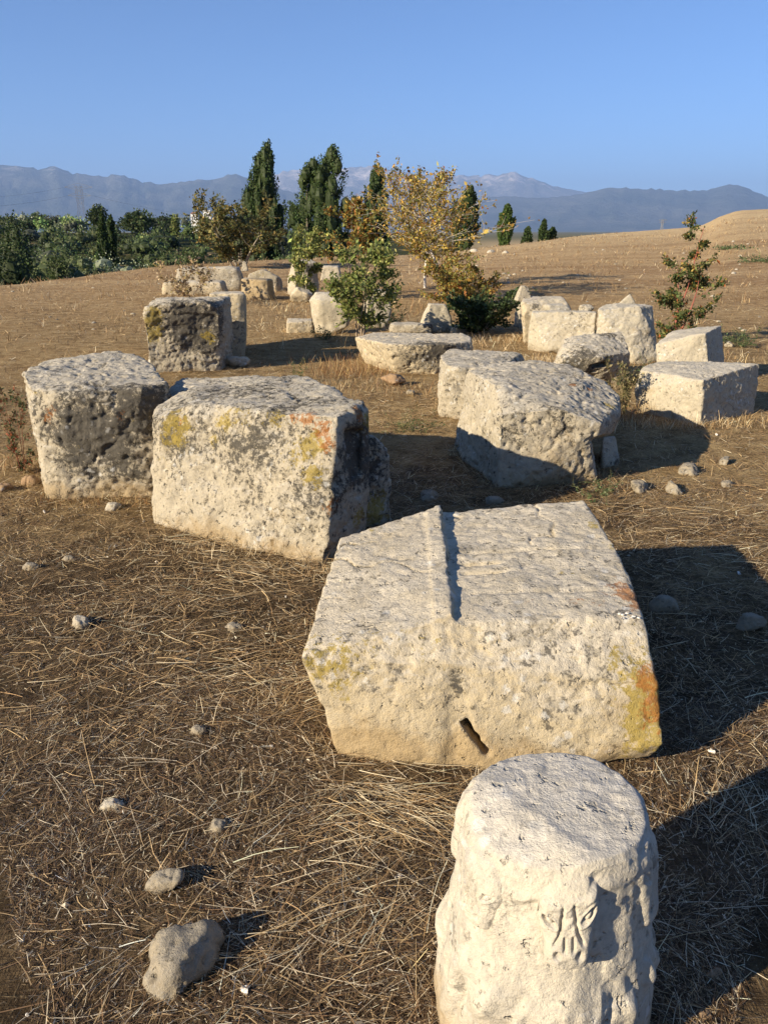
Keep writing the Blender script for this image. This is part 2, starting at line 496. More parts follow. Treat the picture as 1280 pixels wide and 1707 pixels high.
# ------------------------------------------------------------------ rocks
def hull_mesh(list_of_pts, chips=0, seed=0, chip=0.07):
    rnd = random.Random(seed)
    me = bpy.data.meshes.new('tmp'); out = bmesh.new()
    for pts in list_of_pts:
        bm = bmesh.new()
        for p in pts: bm.verts.new(p)
        r = bmesh.ops.convex_hull(bm, input=bm.verts)
        junk = [g for g in r['geom_interior'] + r['geom_unused'] if isinstance(g, bmesh.types.BMVert) and g.is_valid]
        if junk: bmesh.ops.delete(bm, geom=list(set(junk)), context='VERTS')
        P = np.array(pts); cen = P.mean(0)
        for k in range(chips):
            v = rnd.choice(list(bm.verts)).co.copy()
            e = rnd.choice(list(bm.edges))
            q = e.verts[0].co.lerp(e.verts[1].co, rnd.random()) if rnd.random() < 0.6 else v
            d = (q - Vector(cen)); L = d.length
            if L < 1e-5: continue
            n = (d / L + Vector((rnd.gauss(0, .35), rnd.gauss(0, .35), rnd.gauss(0, .35)))).normalized()
            c0 = q - n * (chip * L * rnd.uniform(.3, 1.2))
            bmesh.ops.bisect_plane(bm, geom=bm.verts[:] + bm.edges[:] + bm.faces[:], plane_co=c0, plane_no=n, clear_outer=True)
            bmesh.ops.holes_fill(bm, edges=[e for e in bm.edges if e.is_boundary])
        bmesh.ops.recalc_face_normals(bm, faces=bm.faces)
        m2 = bpy.data.meshes.new('t2'); bm.to_mesh(m2); bm.free()
        out.from_mesh(m2); bpy.data.meshes.remove(m2)
    out.to_mesh(me); out.free()
    return me
def remesh(hulls, voxel, smooth, cuts=(), chips=0, seed=0, chip=0.07):
    o = link(bpy.data.objects.new('tmp', hull_mesh(hulls, chips, seed, chip)))
    extra = []
    def rm():
        m = o.modifiers.new('r', 'REMESH'); m.mode = 'VOXEL'; m.voxel_size = voxel
    if len(hulls) > 1 and cuts: rm()
    for c in cuts:
        co = link(bpy.data.objects.new('cut', hull_mesh([c]))); extra.append(co)
        b = o.modifiers.new('b', 'BOOLEAN'); b.operation = 'DIFFERENCE'; b.object = co; b.solver = 'EXACT'
    rm()
    if smooth:
        s = o.modifiers.new('s', 'SMOOTH'); s.factor = 0.5; s.iterations = smooth
    dg = bpy.context.evaluated_depsgraph_get(); dg.update()
    me = bpy.data.meshes.new_from_object(o.evaluated_get(dg))
    for x in [o] + extra:
        m = x.data; bpy.data.objects.remove(x); bpy.data.meshes.remove(m)
    return me
def hit(V, N, px, py):
    """surface vertex of the stone seen at this photo point"""
    X, Yp, dep = project(V)
    d = (X - px) ** 2 + (Yp - py) ** 2
    c = np.argsort(d)[:60]
    ok = c[((V[c] - np.array([0, 0, CAM_H])) * N[c]).sum(1) < 0.05]
    c = ok if len(ok) else c
    return V[c[np.argmin(dep[c] + d[c] * 0.0005)]]
ROCKS = {}
def rock(name, label, cat, hulls, mat, voxel=0.012, smooth=3, amp=(0.016, 0.007, 0.003), freq=(2.6, 9, 30), pit=0.006, seed=0, cuts=(), chips=5, chip=0.07,
         crust=0.0, crust_shade_blobs=(), yellow=(), orange=(), ochre=(), fn=None, group=None, layer=0.0, ground=True, cracks=1.0, facet=0.0, pitf=14.0, refine=None):
    me = remesh(hulls, voxel, smooth, cuts, chips, seed, chip)
    if refine is not None:
        pick = refine(get_v(me))
        bm = bmesh.new(); bm.from_mesh(me); bm.verts.ensure_lookup_table()
        ed = [e for e in bm.edges if pick[e.verts[0].index] and pick[e.verts[1].index]]
        bmesh.ops.subdivide_edges(bm, edges=ed, cuts=2, use_grid_fill=True)
        bm.to_mesh(me); bm.free(); me.update()
    V = get_v(me); N = get_n(me)
    off = np.array([seed * 3.7, seed * 1.3, seed * 7.1])
    W = V + 0.05 * np.stack([pnoise(V * 3 + off), pnoise(V * 3 + off + 9), pnoise(V * 3 + off + 19)], -1)
    side = 1 - 0.45 * np.clip(N[:, 2], 0, 1)
    d = amp[0] * 1.6 * fbm(W * freq[0] + off, 3) + amp[1] * 1.6 * fbm(W * freq[1] + off, 4) * side + amp[2] * 1.6 * fbm(W * freq[2] + off, 2)
    if pit:
        pn = fbm(W * pitf + off, 3)
        d -= pit * sstep(0.12, 0.34, pn) * (0.6 + 0.6 * side)
    if facet:
        d += facet * (worley(W * 6.5 + off) - .5) * side + .4 * facet * (worley(W * 17 + off) - .5)
    if layer:
        d += layer * fbm(W * np.array([2.0, 2.0, 26]) + off, 3) * np.clip(1 - np.abs(N[:, 2]), 0, 1)
    ck = np.exp(-(fbm(W * 2.6 + off + 70, 3) / .016) ** 2) * sstep(.02, .22, fbm(W * 1.7 + off + 90, 2)) * cracks
    d -= .010 * ck * min(1.0, voxel / .009)
    mask = np.zeros((len(V), 4))
    big = fbm(V * 2.2 + off + 40, 4); sm = fbm(V * 9 + off + 60, 4)
    hz_ = (V[:, 2] - max(V[:, 2].min(), 0)) / max(.05, np.ptp(V[:, 2]))
    mask[:, 0] = crust + 0.6 * big + .26 * sstep(.15, .65, hz_) - .16
    def blobs(lst, ch, base=0.0):
        for b in lst:
            c = hit(V, N, b[0], b[1]) if len(b) == 4 else np.array(b[:3])
            R, S = b[-2], b[-1]
            q = np.linalg.norm(V - c, axis=1) / R
            mask[:, ch] = np.maximum(mask[:, ch], (1.0 * S) * np.clip(1.35 - q + 0.55 * sm + 0.2 * big, 0, 1)) if ch else mask[:, 0] + S * np.clip(1.2 - q + 0.5 * sm, 0, 1)
    blobs(crust_shade_blobs, 0); blobs(yellow, 1); blobs(orange, 2); blobs(ochre, 3)
    mask[:, 0] += .45 * ck
    mask[:, 3] = np.maximum(mask[:, 3], 0) + .55 * sstep(.16, .0, V[:, 2] - gz(V[:, 0].mean(), V[:, 1].mean()))
    V2 = V + N * d[:, None]
    if fn is not None: V2 = fn(V2, N, V, mask)
    base = np.array([(V2[:, 0].min() + V2[:, 0].max()) / 2, (V2[:, 1].min() + V2[:, 1].max()) / 2, max(V2[:, 2].min(), gz(V2[:, 0].mean(), V2[:, 1].mean()) if ground else -9)])
    me.vertices.foreach_set('co', (V2 - base).astype(np.float32).ravel())
    me.update()
    me.polygons.foreach_set('use_smooth', np.ones(len(me.polygons), dtype=bool))
    set_col(me, 'mask', np.clip(mask, -1, 2))
    me.materials.clear(); me.materials.append(mat)
    me.name = name
    o = obj(name, me, loc=tuple(base))
    tag(o, label, cat, group)
    ROCKS[label] = (o, V2, N)
    return o
def Lo(p, z=-0.08):
    q = np.array(p, dtype=float); q[2] = z
    return q
# --- foreground block with a carved moulding
f_bl = PZ(575, 1268, -0.02); f_bm = PZ(770, 1296, -0.02); f_br = PY(1106, 1240, 2.06); f_br2 = PY(1085, 1262, 2.10)
f_tl = PY(503, 1092, 2.20); f_tm = PY(757, 1035, 2.268); f_tr = PY(1073, 1028, 2.28); f_r1 = PY(1092, 1130, 2.14)
b_tl = PZ(566, 895, 0.42); b_tm = PZ(735, 846, 0.455); b_tr = PZ(972, 834, 0.49); r_tm = PZ(1024, 905, 0.475)
low = np.array([0, 0, -0.020])
hullA = [f_bl, f_bm, f_br, f_br2, f_tl + low * .3, f_tm + low * .2, f_tr, f_r1, r_tm, b_tl + low, b_tm + low, b_tr,
         Lo(b_tl, .0), Lo(b_tr + np.array([.12, .05, 0]), .05), Lo(r_tm + np.array([.10, 0, 0]), .1), Lo(f_bl, -.08), Lo(f_bm, -.08)]
l_f = PY(757, 1027, 2.275)
hullB = [f_tl, l_f, b_tl, b_tm + np.array([0, 0, 0.012]), f_tl - np.array([-.06, -.10, .15]), l_f - np.array([0, -.10, .15]), b_tl - np.array([0, 0, .15]), b_tm - np.array([0, 0, .15])]
hole = PY(775, 1206, 2.13)
def bar_cut(a, b, w, dep):
    a = np.array(a); b = np.array(b); d = (b - a) / np.linalg.norm(b - a)
    s = np.cross(d, [0, 1, 0]); s /= np.linalg.norm(s)
    y = np.array([0, 1.0, 0])
    return [p + s * sx * w + y * yy for p in (a, b) for sx in (-1, 1) for yy in (-.12, dep)]
cutH = [bar_cut(PY(769, 1194, 2.14), PY(783, 1222, 2.11), .021, .11), bar_cut(PY(779, 1214, 2.12), PY(799, 1243, 2.09), .016, .12), bar_cut(PY(793, 1235, 2.10), PY(818, 1268, 2.08), .011, .10)]
ridge_a, ridge_b = (l_f[:2] + np.array([0, -.05])), (b_tm[:2] + np.array([0, .05]))
def fn_block(V, N, V0, mask):
    d = (ridge_b - ridge_a); L = np.linalg.norm(d); d = d / L
    rel = V0[:, :2] - ridge_a
    s = rel @ d; u = rel[:, 0] * d[1] - rel[:, 1] * d[0]        # u > 0 : right of the ridge
    top = sstep(0.5, 0.8, N[:, 2])
    V = V.copy()
    # the fillet left of the step, then shallow carved lines on the lower right field
    V[:, 0] += .010 * fbm(V0 * 22, 3) * np.exp(-(u / .03) ** 2) * sstep(.25, .35, V0[:, 2])
    V[:, 2] += top * 0.006 * sstep(-.075, -.06, u) * sstep(0.005, -0.005, u)
    wob = 0.006 * pnoise(V0 * 4)
    for s0, w, dd, ue in ((0.42, .012, .020, .24), (0.50, .012, .022, .22), (0.60, .010, .008, .7), (0.24, .012, .006, .7)):
        V[:, 2] -= top * dd * np.exp(-((s + wob - s0) / w) ** 2) * sstep(0.03, .07, u) * sstep(ue, ue * .7, u)
    # water stain below the step
    front = sstep(-.3, -.7, N[:, 1]) * sstep(.6, .3, N[:, 2])
    uu = u + 0.01 * pnoise(V0 * 8)
    st = front * np.exp(-(uu / 0.035) ** 2) * sstep(0.10, 0.30, V0[:, 2]) * 0.75
    mask[:, 0] += st
    mask[:, 1] += 0.35 * front * np.exp(-(uu / .07) ** 2) * sstep(.1, .3, V0[:, 2])
    V[:, 1] += front * 0.016 * np.exp(-(uu / 0.04) ** 2)
    mask[:, 0] += front * .34 * sstep(.28, .42, V0[:, 2])
    mask[:, 3] += 0.35 * sstep(0.25, 0.0, V0[:, 2])
    return V
rock('moulded_stone_block', 'large cream limestone block with a stepped moulding on top, behind the carved drum', 'stone block', [hullA, hullB], M_BLOCK, 0.0080, 1,
     amp=(0.011, 0.0042, 0.0024), pit=0.004, seed=1, facet=.003, cuts=cutH, chips=0, crust=0.0, yellow=[(540, 1110, .15, .8), (600, 1085, .14, .6), (1050, 1120, .13, .85), (1085, 1200, .16, 1.0), (700, 1060, .12, .5), (1075, 1150, .1, 1.0), (1030, 900, .07, .7), (990, 870, .07, .8), (940, 945, .07, .6), (620, 870, .06, .6), (950, 1040, .16, .42), (1075, 1080, .1, .75)],
     orange=[(1045, 985, .11, 1.0), (1060, 1005, .07, 1.0), (1085, 1130, .08, .95), (1090, 1185, .08, .9), (1000, 1000, .05, .6), (960, 1000, .04, .6), (880, 1003, .04, .6), (1020, 960, .03, .5)], ochre=[(620, 1220, .2, .5), (1050, 1180, .15, .7), (800, 1250, .15, .5)], fn=fn_block)
rock('support_stone', 'small shaded stone wedged under the right corner of the moulded block', 'stone', [[PY(1020, 1262, 2.2), PY(1084, 1255, 2.2), PY(1030, 1330, 2.1), PY(1088, 1325, 2.12), PY(1015, 1262, 2.5), PY(1090, 1260, 2.5), Lo(PY(1020, 1300, 2.15), -.05), Lo(PY(1085, 1300, 2.15), -.05), Lo(PY(1020, 1300, 2.5), -.05), Lo(PY(1085, 1300, 2.5), -.05)]],
     M_BLOCK, 0.012, 3, seed=2)

# --- carved drum
HEADS = (0.19, -0.80, 1.30, -1.75, 2.4, -2.7)
DC = np.array([0.343, 1.300]); DH = 0.535
def fn_drum(V, N, V0, mask):
    V = V.copy()
    dx, dy = V0[:, 0] - DC[0], V0[:, 1] - DC[1]
    r = np.hypot(dx, dy) + 1e-6
    cam_dir = math.atan2(-DC[1], -DC[0])
    th = np.arctan2(dy, dx) - cam_dir
    th = (th + np.pi) % (2 * np.pi) - np.pi          # 0 faces the camera, positive turns to the right
    z = V0[:, 2]
    er = np.stack([dx / r, dy / r], -1)
    side = sstep(0.75, 0.35, N[:, 2]) * sstep(.06, .12, r)
    def lump(t0, z0, wt, wz, h, p=2.0):
        q = (np.abs((th - t0) * 0.2 / wt)) ** p + (np.abs((z - z0) / wz)) ** p
        return h * np.exp(-q)
    d = np.zeros(len(V0))
    wob = pnoise(V0 * 9 + 3)
    for k, t0 in enumerate(HEADS):
        u = (th - t0) * 0.182 + 0.003 * wob; v = z
        strong = 1.0 if k == 0 else 0.42
        v = (z - .425) / 1.12 + .395; u = u / 1.3
        hw = np.interp(v, [.315, .335, .36, .40, .43, .465, .49], [0.012, .030, .032, .036, .044, .040, .02])
        q = np.clip(np.abs(u) / hw, 0, 1.3)
        dome = np.sqrt(np.clip(1 - np.minimum(q, 1) ** 2.6, 0, 1))
        head = dome * sstep(.312, .332, v) * sstep(.505, .455, v)
        face = np.interp(v, [.31, .335, .36, .40, .44, .48, .5], [.022, .038, .038, .030, .026, .014, .0]) * head
        inside = sstep(0.02, .35, head)
        d += strong * face
        for sgn in (-1, 1):
            du = (u - sgn * .0245) * sgn; dv = v - .428
            e = np.hypot((du * .55 + dv * .83) / .0125, (-du * .83 + dv * .55) / .0058)
            d += strong * inside * (0.003 * np.exp(-((e - 1.45) / .35) ** 2) - 0.011 * np.exp(-((e - .8) / .28) ** 2))
            nn = np.hypot((u - sgn * .0125) / .0035, (v - .358) / .0075)
            d -= strong * inside * 0.016 * np.exp(-nn ** 2)
            ln = np.abs(u - sgn * np.interp(v, [.37, .40, .45], [.019, .011, .007]))
            d -= strong * inside * .0095 * np.exp(-(ln / .0022) ** 2) * sstep(.37, .385, v) * sstep(.462, .445, v)
            l2 = np.abs(u - sgn * .005)
            d -= strong * inside * .008 * np.exp(-(l2 / .0018) ** 2) * sstep(.362, .372, v) * sstep(.402, .39, v)
            bw = np.hypot((u - sgn * .03) / .012, (v - .455) / .010)
            d += strong * .006 * np.exp(-bw ** 2)
            # ears
            ear = np.hypot((u - sgn * .060) / .016, (v - .452 + .3 * (np.abs(u) - .06)) / .010)
            d += strong * .007 * np.exp(-ear ** 2)
        # garlands hanging between the heads
    for t0 in (-0.23, 0.74, -1.24, 1.76):
        u = (th - t0) * .205
        zc = .20 + 2.2 * u ** 2
        d += .010 * np.exp(-((z - zc) / .045) ** 2) * sstep(.14, .09, np.abs(u)) * (1 + .5 * np.sin(u * 85 + 3 * wob) * np.exp(-((z - zc) / .05) ** 2))
    for t0, w in ((-.95, .02), (-.45, .03), (.05, .02), (.5, .018), (.85, .016)):
        u = (th - t0) * .215 + .012 * np.sin(z * 30 + t0 * 7)
        d += .009 * np.exp(-(u / w) ** 2) * sstep(.02, .08, z) * sstep(.30, .18, z)
        d -= .008 * np.exp(-((u - w * 1.7) / (.45 * w)) ** 2) * sstep(.04, .1, z) * sstep(.27, .2, z)
    # rain-worn flutes and a broken left shoulder
    d += side * 0.006 * fbm(V0 * np.array([12, 12, 5]), 4)
    V[:, 0] += side * er[:, 0] * d; V[:, 1] += side * er[:, 1] * d
    top = sstep(.75, .95, N[:, 2])
    tt = (V0[:, 0] - DC[0]) * -0.75 + (V0[:, 1] - DC[1]) * -0.65
    V[:, 2] -= (0.055 * sstep(.06, .20, tt + .012 * wob)) * sstep(.3, .5, z)
    V[:, 2] += top * .0035 * fbm(V0 * np.array([5, 14, 1]), 4)
    mask[:, 3] += 0.42 * sstep(.45, .1, z) + .2 * side * wob
    mask[:, 0] -= .5
    return V
def near_heads(V):
    cam_dir = math.atan2(-DC[1], -DC[0])
    th = np.arctan2(V[:, 1] - DC[1], V[:, 0] - DC[0]) - cam_dir
    th = (th + np.pi) % (2 * np.pi) - np.pi
    return (np.minimum(np.abs(th - HEADS[0]), np.abs(th - HEADS[1])) < .42) & (V[:, 2] > .31) & (V[:, 2] < .53)
drum_pts = []
for z, R, e in ((-0.06, .224, 0), (0.05, .226, 0), (.14, .220, 0), (.24, .206, 0), (.34, .192, 0), (.44, .186, 0), (.50, .180, 0), (.525, .175, .0), (.541, .163, 0)):
    drum_pts.append((z, R))
def drum_mesh():
    n = 64; V = []; F = []
    for z, R in drum_pts:
        for k in range(n):
            a = 2 * math.pi * k / n
            rr = R * (1 + .022 * math.sin(2 * a + 1.0 + z * 3) + .014 * math.sin(3 * a + z * 9) + .008 * math.sin(7 * a))
            V.append((DC[0] + rr * math.cos(a), DC[1] + rr * math.sin(a), z))
    return V
hulls_drum = []
DV = drum_mesh(); n = 64
for k in range(len(drum_pts) - 1):
    hulls_drum.append(DV[k * n:(k + 2) * n])
rock('carved_drum', 'white marble drum with a weathered bull head carved in relief, at the front', 'carved drum', hulls_drum, M_MARBLE, 0.0043, 3,
     amp=(0.010, 0.003, 0.0012), freq=(4, 13, 40), pit=0.003, seed=3, chips=0, fn=fn_drum, cracks=.35, refine=near_heads)

# --- big block left of centre
a0 = PZ(257, 872, -.02); a1 = PZ(400, 918, -.02); a2 = PZ(535, 948, -.02)
t0 = PY(253, 700, 4.50); t1 = PY(330, 672, 4.42); t2 = PY(478, 688, 4.02); t3 = PY(596, 694, 3.86)
k0 = PZ(284, 645, .585); k1 = PZ(305, 630, .60); k2 = PZ(512, 624, .70); k3 = PZ(545, 640, .715); k4 = PZ(606, 672, .735)
rb0 = PY(590, 870, 3.78); rb1 = PY(612, 760, 4.0)
hull3 = [a0, a1, a2, t0, t1, t2, PY(562, 692, 3.90), PY(548, 905, 3.76), k0, k1, k2, k3, k4, PY(610, 690, 4.12), PY(614, 800, 4.12), PY(606, 868, 4.06),
         Lo(a0), Lo(a1), Lo(a2), Lo(k1, -.05), Lo(k2, -.05), Lo(PY(606, 860, 4.1), -.05), Lo(PY(600, 800, 4.9), -.05)]
cut3 = [[PY(552, 705, 3.5), PY(600, 700, 3.6), PY(560, 830, 3.5), PY(606, 820, 3.7), PY(572, 715, 4.02), PY(604, 712, 4.15), PY(580, 800, 3.98), PY(600, 790, 4.10)]]
hull3c = [PY(618, 725, 4.35), PY(640, 745, 4.4), PY(654, 800, 4.4), PY(654, 852, 4.35), PY(585, 705, 4.7), PY(585, 860, 4.2), Lo(PY(654, 850, 4.4), -.05), Lo(PY(600, 850, 4.3), -.05), Lo(PY(620, 850, 4.9), -.05), PY(625, 735, 4.8)]
rock('lichened_stone_block', 'massive grey limestone block with yellow and orange lichen, broken at its right end', 'stone block', [hull3, hull3c], M_ROUGH, 0.0114, 1,
     amp=(0.022, 0.011, 0.004), pit=0.010, seed=4, chips=0, cuts=cut3, facet=.014, crust=0.16, crust_shade_blobs=[(590, 760, .22, .55), (570, 820, .15, .35), (635, 800, .25, .5), (450, 790, .35, .3), (320, 740, .25, .25), (400, 740, .25, .25), (420, 645, .6, .22)],  # crust blobs on the broken right end paint in its shade
     yellow=[(292, 712, .15, 1.0), (372, 700, .10, .95), (350, 735, .08, .7), (515, 745, .11, 1.0), (520, 790, .10, .95), (455, 700, .12, .75), (500, 765, .16, .7), (630, 850, .14, 1.0), (620, 700, .08, .9), (400, 690, .14, .7), (600, 860, .1, .9), (270, 760, .1, .5)],
     orange=[(510, 695, .08, .9), (535, 715, .08, .95), (488, 690, .06, .9), (545, 740, .06, .9), (600, 690, .05, 1.0), (560, 845, .06, .8), (300, 700, .05, .6)], ochre=[(350, 880, .35, .45), (480, 900, .3, .45)])

# --- dark block at far left of the row
g0 = PZ(83, 834, -.02); g1 = PZ(255, 832, -.02)
hull4 = [g0, g1, PY(300, 830, 4.95), PY(50, 648, 4.92), PY(110, 664, 4.84), PY(170, 655, 4.84), PY(230, 650, 4.9), PY(281, 640, 5.05),
         PY(38, 624, 5.25), PZ(76, 603, .70), PZ(180, 585, .72), PZ(214, 585, .72), PZ(246, 600, .70), Lo(g0), Lo(g1), Lo(PY(70, 780, 5.6), -.05), Lo(PZ(76, 603, .7), -.05), Lo(PZ(250, 600, .7), -.05), PY(290, 800, 5.2)]
rock('dark_crusted_block', 'squarish block crusted with black lichen on its front, leftmost of the near row', 'stone block', [hull4], M_ROUGH, 0.0105, 1,
     amp=(0.022, 0.014, 0.006), pit=0.012, seed=5, facet=.018, chips=4, chip=.05, crust=0.0, crust_shade_blobs=[(150, 720, .38, .62), (200, 760, .35, .4), (130, 770, .3, .35), (255, 660, .22, .55)],
     orange=[(85, 690, .07, .75), (78, 700, .05, .75), (205, 695, .05, .6)], yellow=[(60, 660, .06, .6), (225, 700, .06, .5), (130, 745, .05, .5)], ochre=[(90, 820, .2, .5), (190, 815, .25, .5)], layer=.012)

# --- tall dark block behind it and the slab next to it
hull5 = [PY(237, 511, 9.4), PY(282, 501, 9.5), PY(356, 520, 9.3), PY(343, 503, 9.6), PY(382, 496, 10.5), PY(388, 540, 10.5), Lo(PY(238, 511, 9.4)), Lo(PY(356, 624, 9.35)), Lo(PY(386, 560, 10.5)), PY(260, 497, 10.4), Lo(PY(260, 560, 10.5))]
rock('tall_crusted_block', 'tall block blotched with black lichen, standing behind the leftmost near block', 'stone block', [hull5], M_ROUGH, 0.016, 2, amp=(0.030, 0.016, 0.007), pit=.009, seed=6, chips=3, chip=.05,
     crust=.10, crust_shade_blobs=[(290, 540, .3, .45), (330, 560, .3, .4), (300, 590, .35, .4), (370, 540, .5, .5)], yellow=[(258, 530, .16, 1.1), (262, 560, .16, 1.0), (248, 545, .12, 1.0), (350, 565, .12, .9)], layer=.02)
hull5b = [PY(349, 489, 10.9), PY(408, 489, 10.9), PY(412, 498, 11.0), PY(409, 551, 10.9), PY(355, 486, 12.0), PY(405, 486, 12.0), Lo(PY(345, 560, 10.9)), Lo(PY(407, 553, 10.9)), Lo(PY(350, 560, 12)), Lo(PY(405, 560, 12))]
rock('flat_topped_slab', 'flat topped slab with a sunlit corner, close behind the tall black blotched block', 'stone block', [hull5b], M_BLOCK, 0.021, 2, seed=7, chips=2, amp=(.015, .008, .003))

# --- right-centre block
c_l = PZ(762, 752, -.02); c_f = PZ(828, 819, -.02); c_r = PZ(988, 808, -.02)
hull6 = [c_l, c_f, c_r, PY(757, 740, 5.95), PY(779, 618, 6.05), PY(822, 640, 5.35), PY(835, 690, 5.03), PY(930, 680, 5.02), PZ(806, 606, .615), PZ(897, 602, .62), PZ(953, 609, .605), PY(1000, 706, 5.02), Lo(c_l), Lo(c_f), Lo(c_r), Lo(PZ(806, 606, .6), -.05), Lo(PZ(950, 609, .6), -.05), PY(985, 720, 5.08), PY(850, 655, 5.2), PY(985, 630, 5.9)]
hull6 += [PZ(1010, 638, .53), PY(1036, 662, 5.7), PY(1034, 684, 5.55), PY(1012, 704, 5.15)]
cut6 = [[PY(984, 732, 4.8), PY(1060, 716, 4.8), PY(1060, 860, 4.8), PY(1000, 860, 4.8), PY(984, 728, 6.6), PY(1050, 706, 6.6), PY(1050, 800, 6.6), PY(990, 800, 6.6)]]
rock('freckled_stone_block', 'rough pale block freckled grey with an overhanging right corner and two orange spots', 'stone block', [hull6], M_ROUGH, 0.0105, 1, amp=(.022, .011, .005), pit=.012, seed=8, chips=0, cuts=cut6, facet=.014,
     crust=.06, crust_shade_blobs=[(900, 740, .25, .15), (860, 720, .15, .2), (950, 700, .2, .12)], orange=[(955, 639, .035, 1.1), (985, 646, .035, 1.0), (925, 630, .03, .5)], yellow=[(1018, 675, .07, .9), (1000, 690, .05, .6), (880, 640, .1, .3)], ochre=[(930, 770, .35, .6)])
rock('dark_wedge_stone', 'small dark stone in the shade under the overhanging corner of the freckled block', 'stone', [[PY(1003, 728, 5.6), PY(1026, 725, 5.7), PY(1031, 770, 5.6), PY(1005, 775, 5.5), PY(1003, 730, 5.9), PY(1028, 735, 5.95), Lo(PY(1003, 775, 5.5), -.05), Lo(PY(1033, 770, 5.6), -.05), Lo(PY(1003, 770, 5.95), -.05), Lo(PY(1030, 770, 5.95), -.05)]], M_ROUGH, .014, 3, seed=9)
hull6c = [PY(720, 603, 7.25), PY(741, 585, 7.9), PZ(814, 570, .5), PZ(836, 576, .5), PZ(884, 579, .5), PY(882, 600, 7.9), PZ(733, 694, -.02), PY(760, 612, 7.0), PY(820, 618, 7.0), Lo(PY(733, 694, 7.17)), Lo(PY(790, 700, 7.0)), Lo(PY(882, 610, 7.9)), Lo(PZ(820, 570, .5)), PY(722, 640, 7.15)]
rock('low_flat_block', 'low flat topped block tucked behind the freckled block, grey and furrowed on top', 'stone block', [hull6c], M_ROUGH, .013, 3, amp=(.02, .010, .004), pit=.010, seed=10, chips=3, chip=.05, crust=.14, layer=.01)

# --- clean cut blocks at right
hull7 = [PZ(1064, 690, -.02), PZ(1169, 712, -.02), PZ(1257, 690, -.02), PY(1056, 650, 7.4), PY(1066, 616, 7.5), PY(1076, 609, 7.65), PY(1171, 634, 6.82), PY(1266, 605, 7.42), PY(1100, 602, 8.0), PY(1180, 603, 7.85), Lo(PY(1064, 690, 7.3)), Lo(PY(1169, 712, 6.8)), Lo(PY(1257, 690, 7.3)), Lo(PY(1140, 620, 8.1))]
rock('hewn_cream_block', 'cleanly hewn cream block with a shaded tooled right face, nearest of the right pair', 'stone block', [hull7], M_PALE, .0115, 1, amp=(.012, .008, .005), pit=.006, seed=11, facet=.010, chips=2, chip=.03, crust=-.15, ochre=[(1075, 660, .2, .6)])
hull7b = [PY(1093, 574, 8.9), PY(1132, 556, 9.1), PY(1175, 556, 8.7), PY(1202, 541, 9.4), PY(1206, 601, 9.1), PY(1180, 603, 8.65), PY(1100, 606, 8.8), PY(1120, 552, 9.6), Lo(PY(1100, 606, 8.8)), Lo(PY(1180, 610, 8.7)), Lo(PY(1206, 610, 9.1)), Lo(PY(1125, 560, 9.7))]
rock('tilted_pale_block', 'pale block with a sloping top behind the cleanly hewn block, beside the red stemmed sapling', 'stone block', [hull7b], M_PALE, .015, 1, amp=(.014, .007, .004), seed=12, facet=.008, chips=2, chip=.03, crust=-.12)

# --- moulded slab in the middle
hull8 = [PY(591, 562, 10.4), PY(621, 554, 11.0), PY(772, 556, 10.5), PY(797, 568, 9.8), PY(642, 573, 9.45), PY(700, 575, 9.38), PY(745, 574, 9.45),
         PY(594, 574, 10.38), PY(650, 592, 9.42), PY(792, 590, 9.7), PY(612, 592, 10.25), PY(608, 606, 10.3), PY(661, 626, 9.55), PY(722, 627, 9.5), PY(778, 606, 9.8), PY(640, 600, 10.9), PY(760, 590, 10.6)]
cut8 = [[PY(596, 577, 10.9), PY(596, 583, 10.9), PY(606, 577, 9.0), PY(606, 588, 9.0), PY(645, 597, 9.0), PY(645, 605, 9.0), PY(660, 600, 9.56), PY(660, 606, 9.56), PY(616, 585, 10.2)]]
rock('cornice_slab', 'broken cornice slab with a moulded lit left edge, lying in the middle of the ruins', 'stone block', [hull8], M_BLOCK, .015, 1, amp=(.012, .010, .005), pit=.012, seed=13, chips=2, chip=.03, crust=0.05, crust_shade_blobs=[(690, 600, .4, .45), (740, 585, .35, .45)])

# --- right rear group
hull9 = [PY(916, 598, 8.9), PY(937, 569, 9.0), PY(947, 554, 9.2), PY(978, 536, 9.5), PY(1025, 540, 9.5), PY(1042, 560, 9.2), PY(1052, 586, 8.9), PY(1000, 596, 8.6), PY(940, 600, 8.7), PY(920, 620, 8.8), PY(990, 635, 8.85), PY(1045, 620, 9.0), Lo(PY(925, 630, 8.9)), Lo(PY(1045, 630, 8.95)), Lo(PY(950, 600, 9.6)), Lo(PY(1040, 600, 9.6))]
rock('hollowed_boulder', 'rounded boulder hollowed dark beneath its front edge, left of the clean hewn blocks', 'boulder', [hull9], M_ROUGH, .014, 4, amp=(.03, .015, .006), pit=.012, seed=14, chips=3, chip=.06, crust=.12, crust_shade_blobs=[(960, 612, .2, .5), (990, 615, .22, .55), (1010, 553, .12, .35)],  # crust blobs below the front edge paint the shade of the hollow
     cuts=[[PY(975, 604, 8.4), PY(1030, 601, 8.4), PY(975, 620, 8.4), PY(1020, 614, 8.4), PY(985, 606, 8.85), PY(1025, 604, 8.85), PY(985, 612, 8.85)]])
hull10 = [PY(995, 516, 10.5), PY(1020, 510, 10.8), PY(1067, 509, 10.5), PY(1087, 511, 10.7), PY(1098, 597, 10.3), PY(1055, 590, 10.2), PY(1000, 590, 10.4), PY(1010, 505, 11.4), PY(1080, 507, 11.4), Lo(PY(995, 600, 10.4)), Lo(PY(1060, 600, 10.2)), Lo(PY(1098, 600, 10.4)), Lo(PY(1000, 560, 11.4)), Lo(PY(1090, 560, 11.4))]
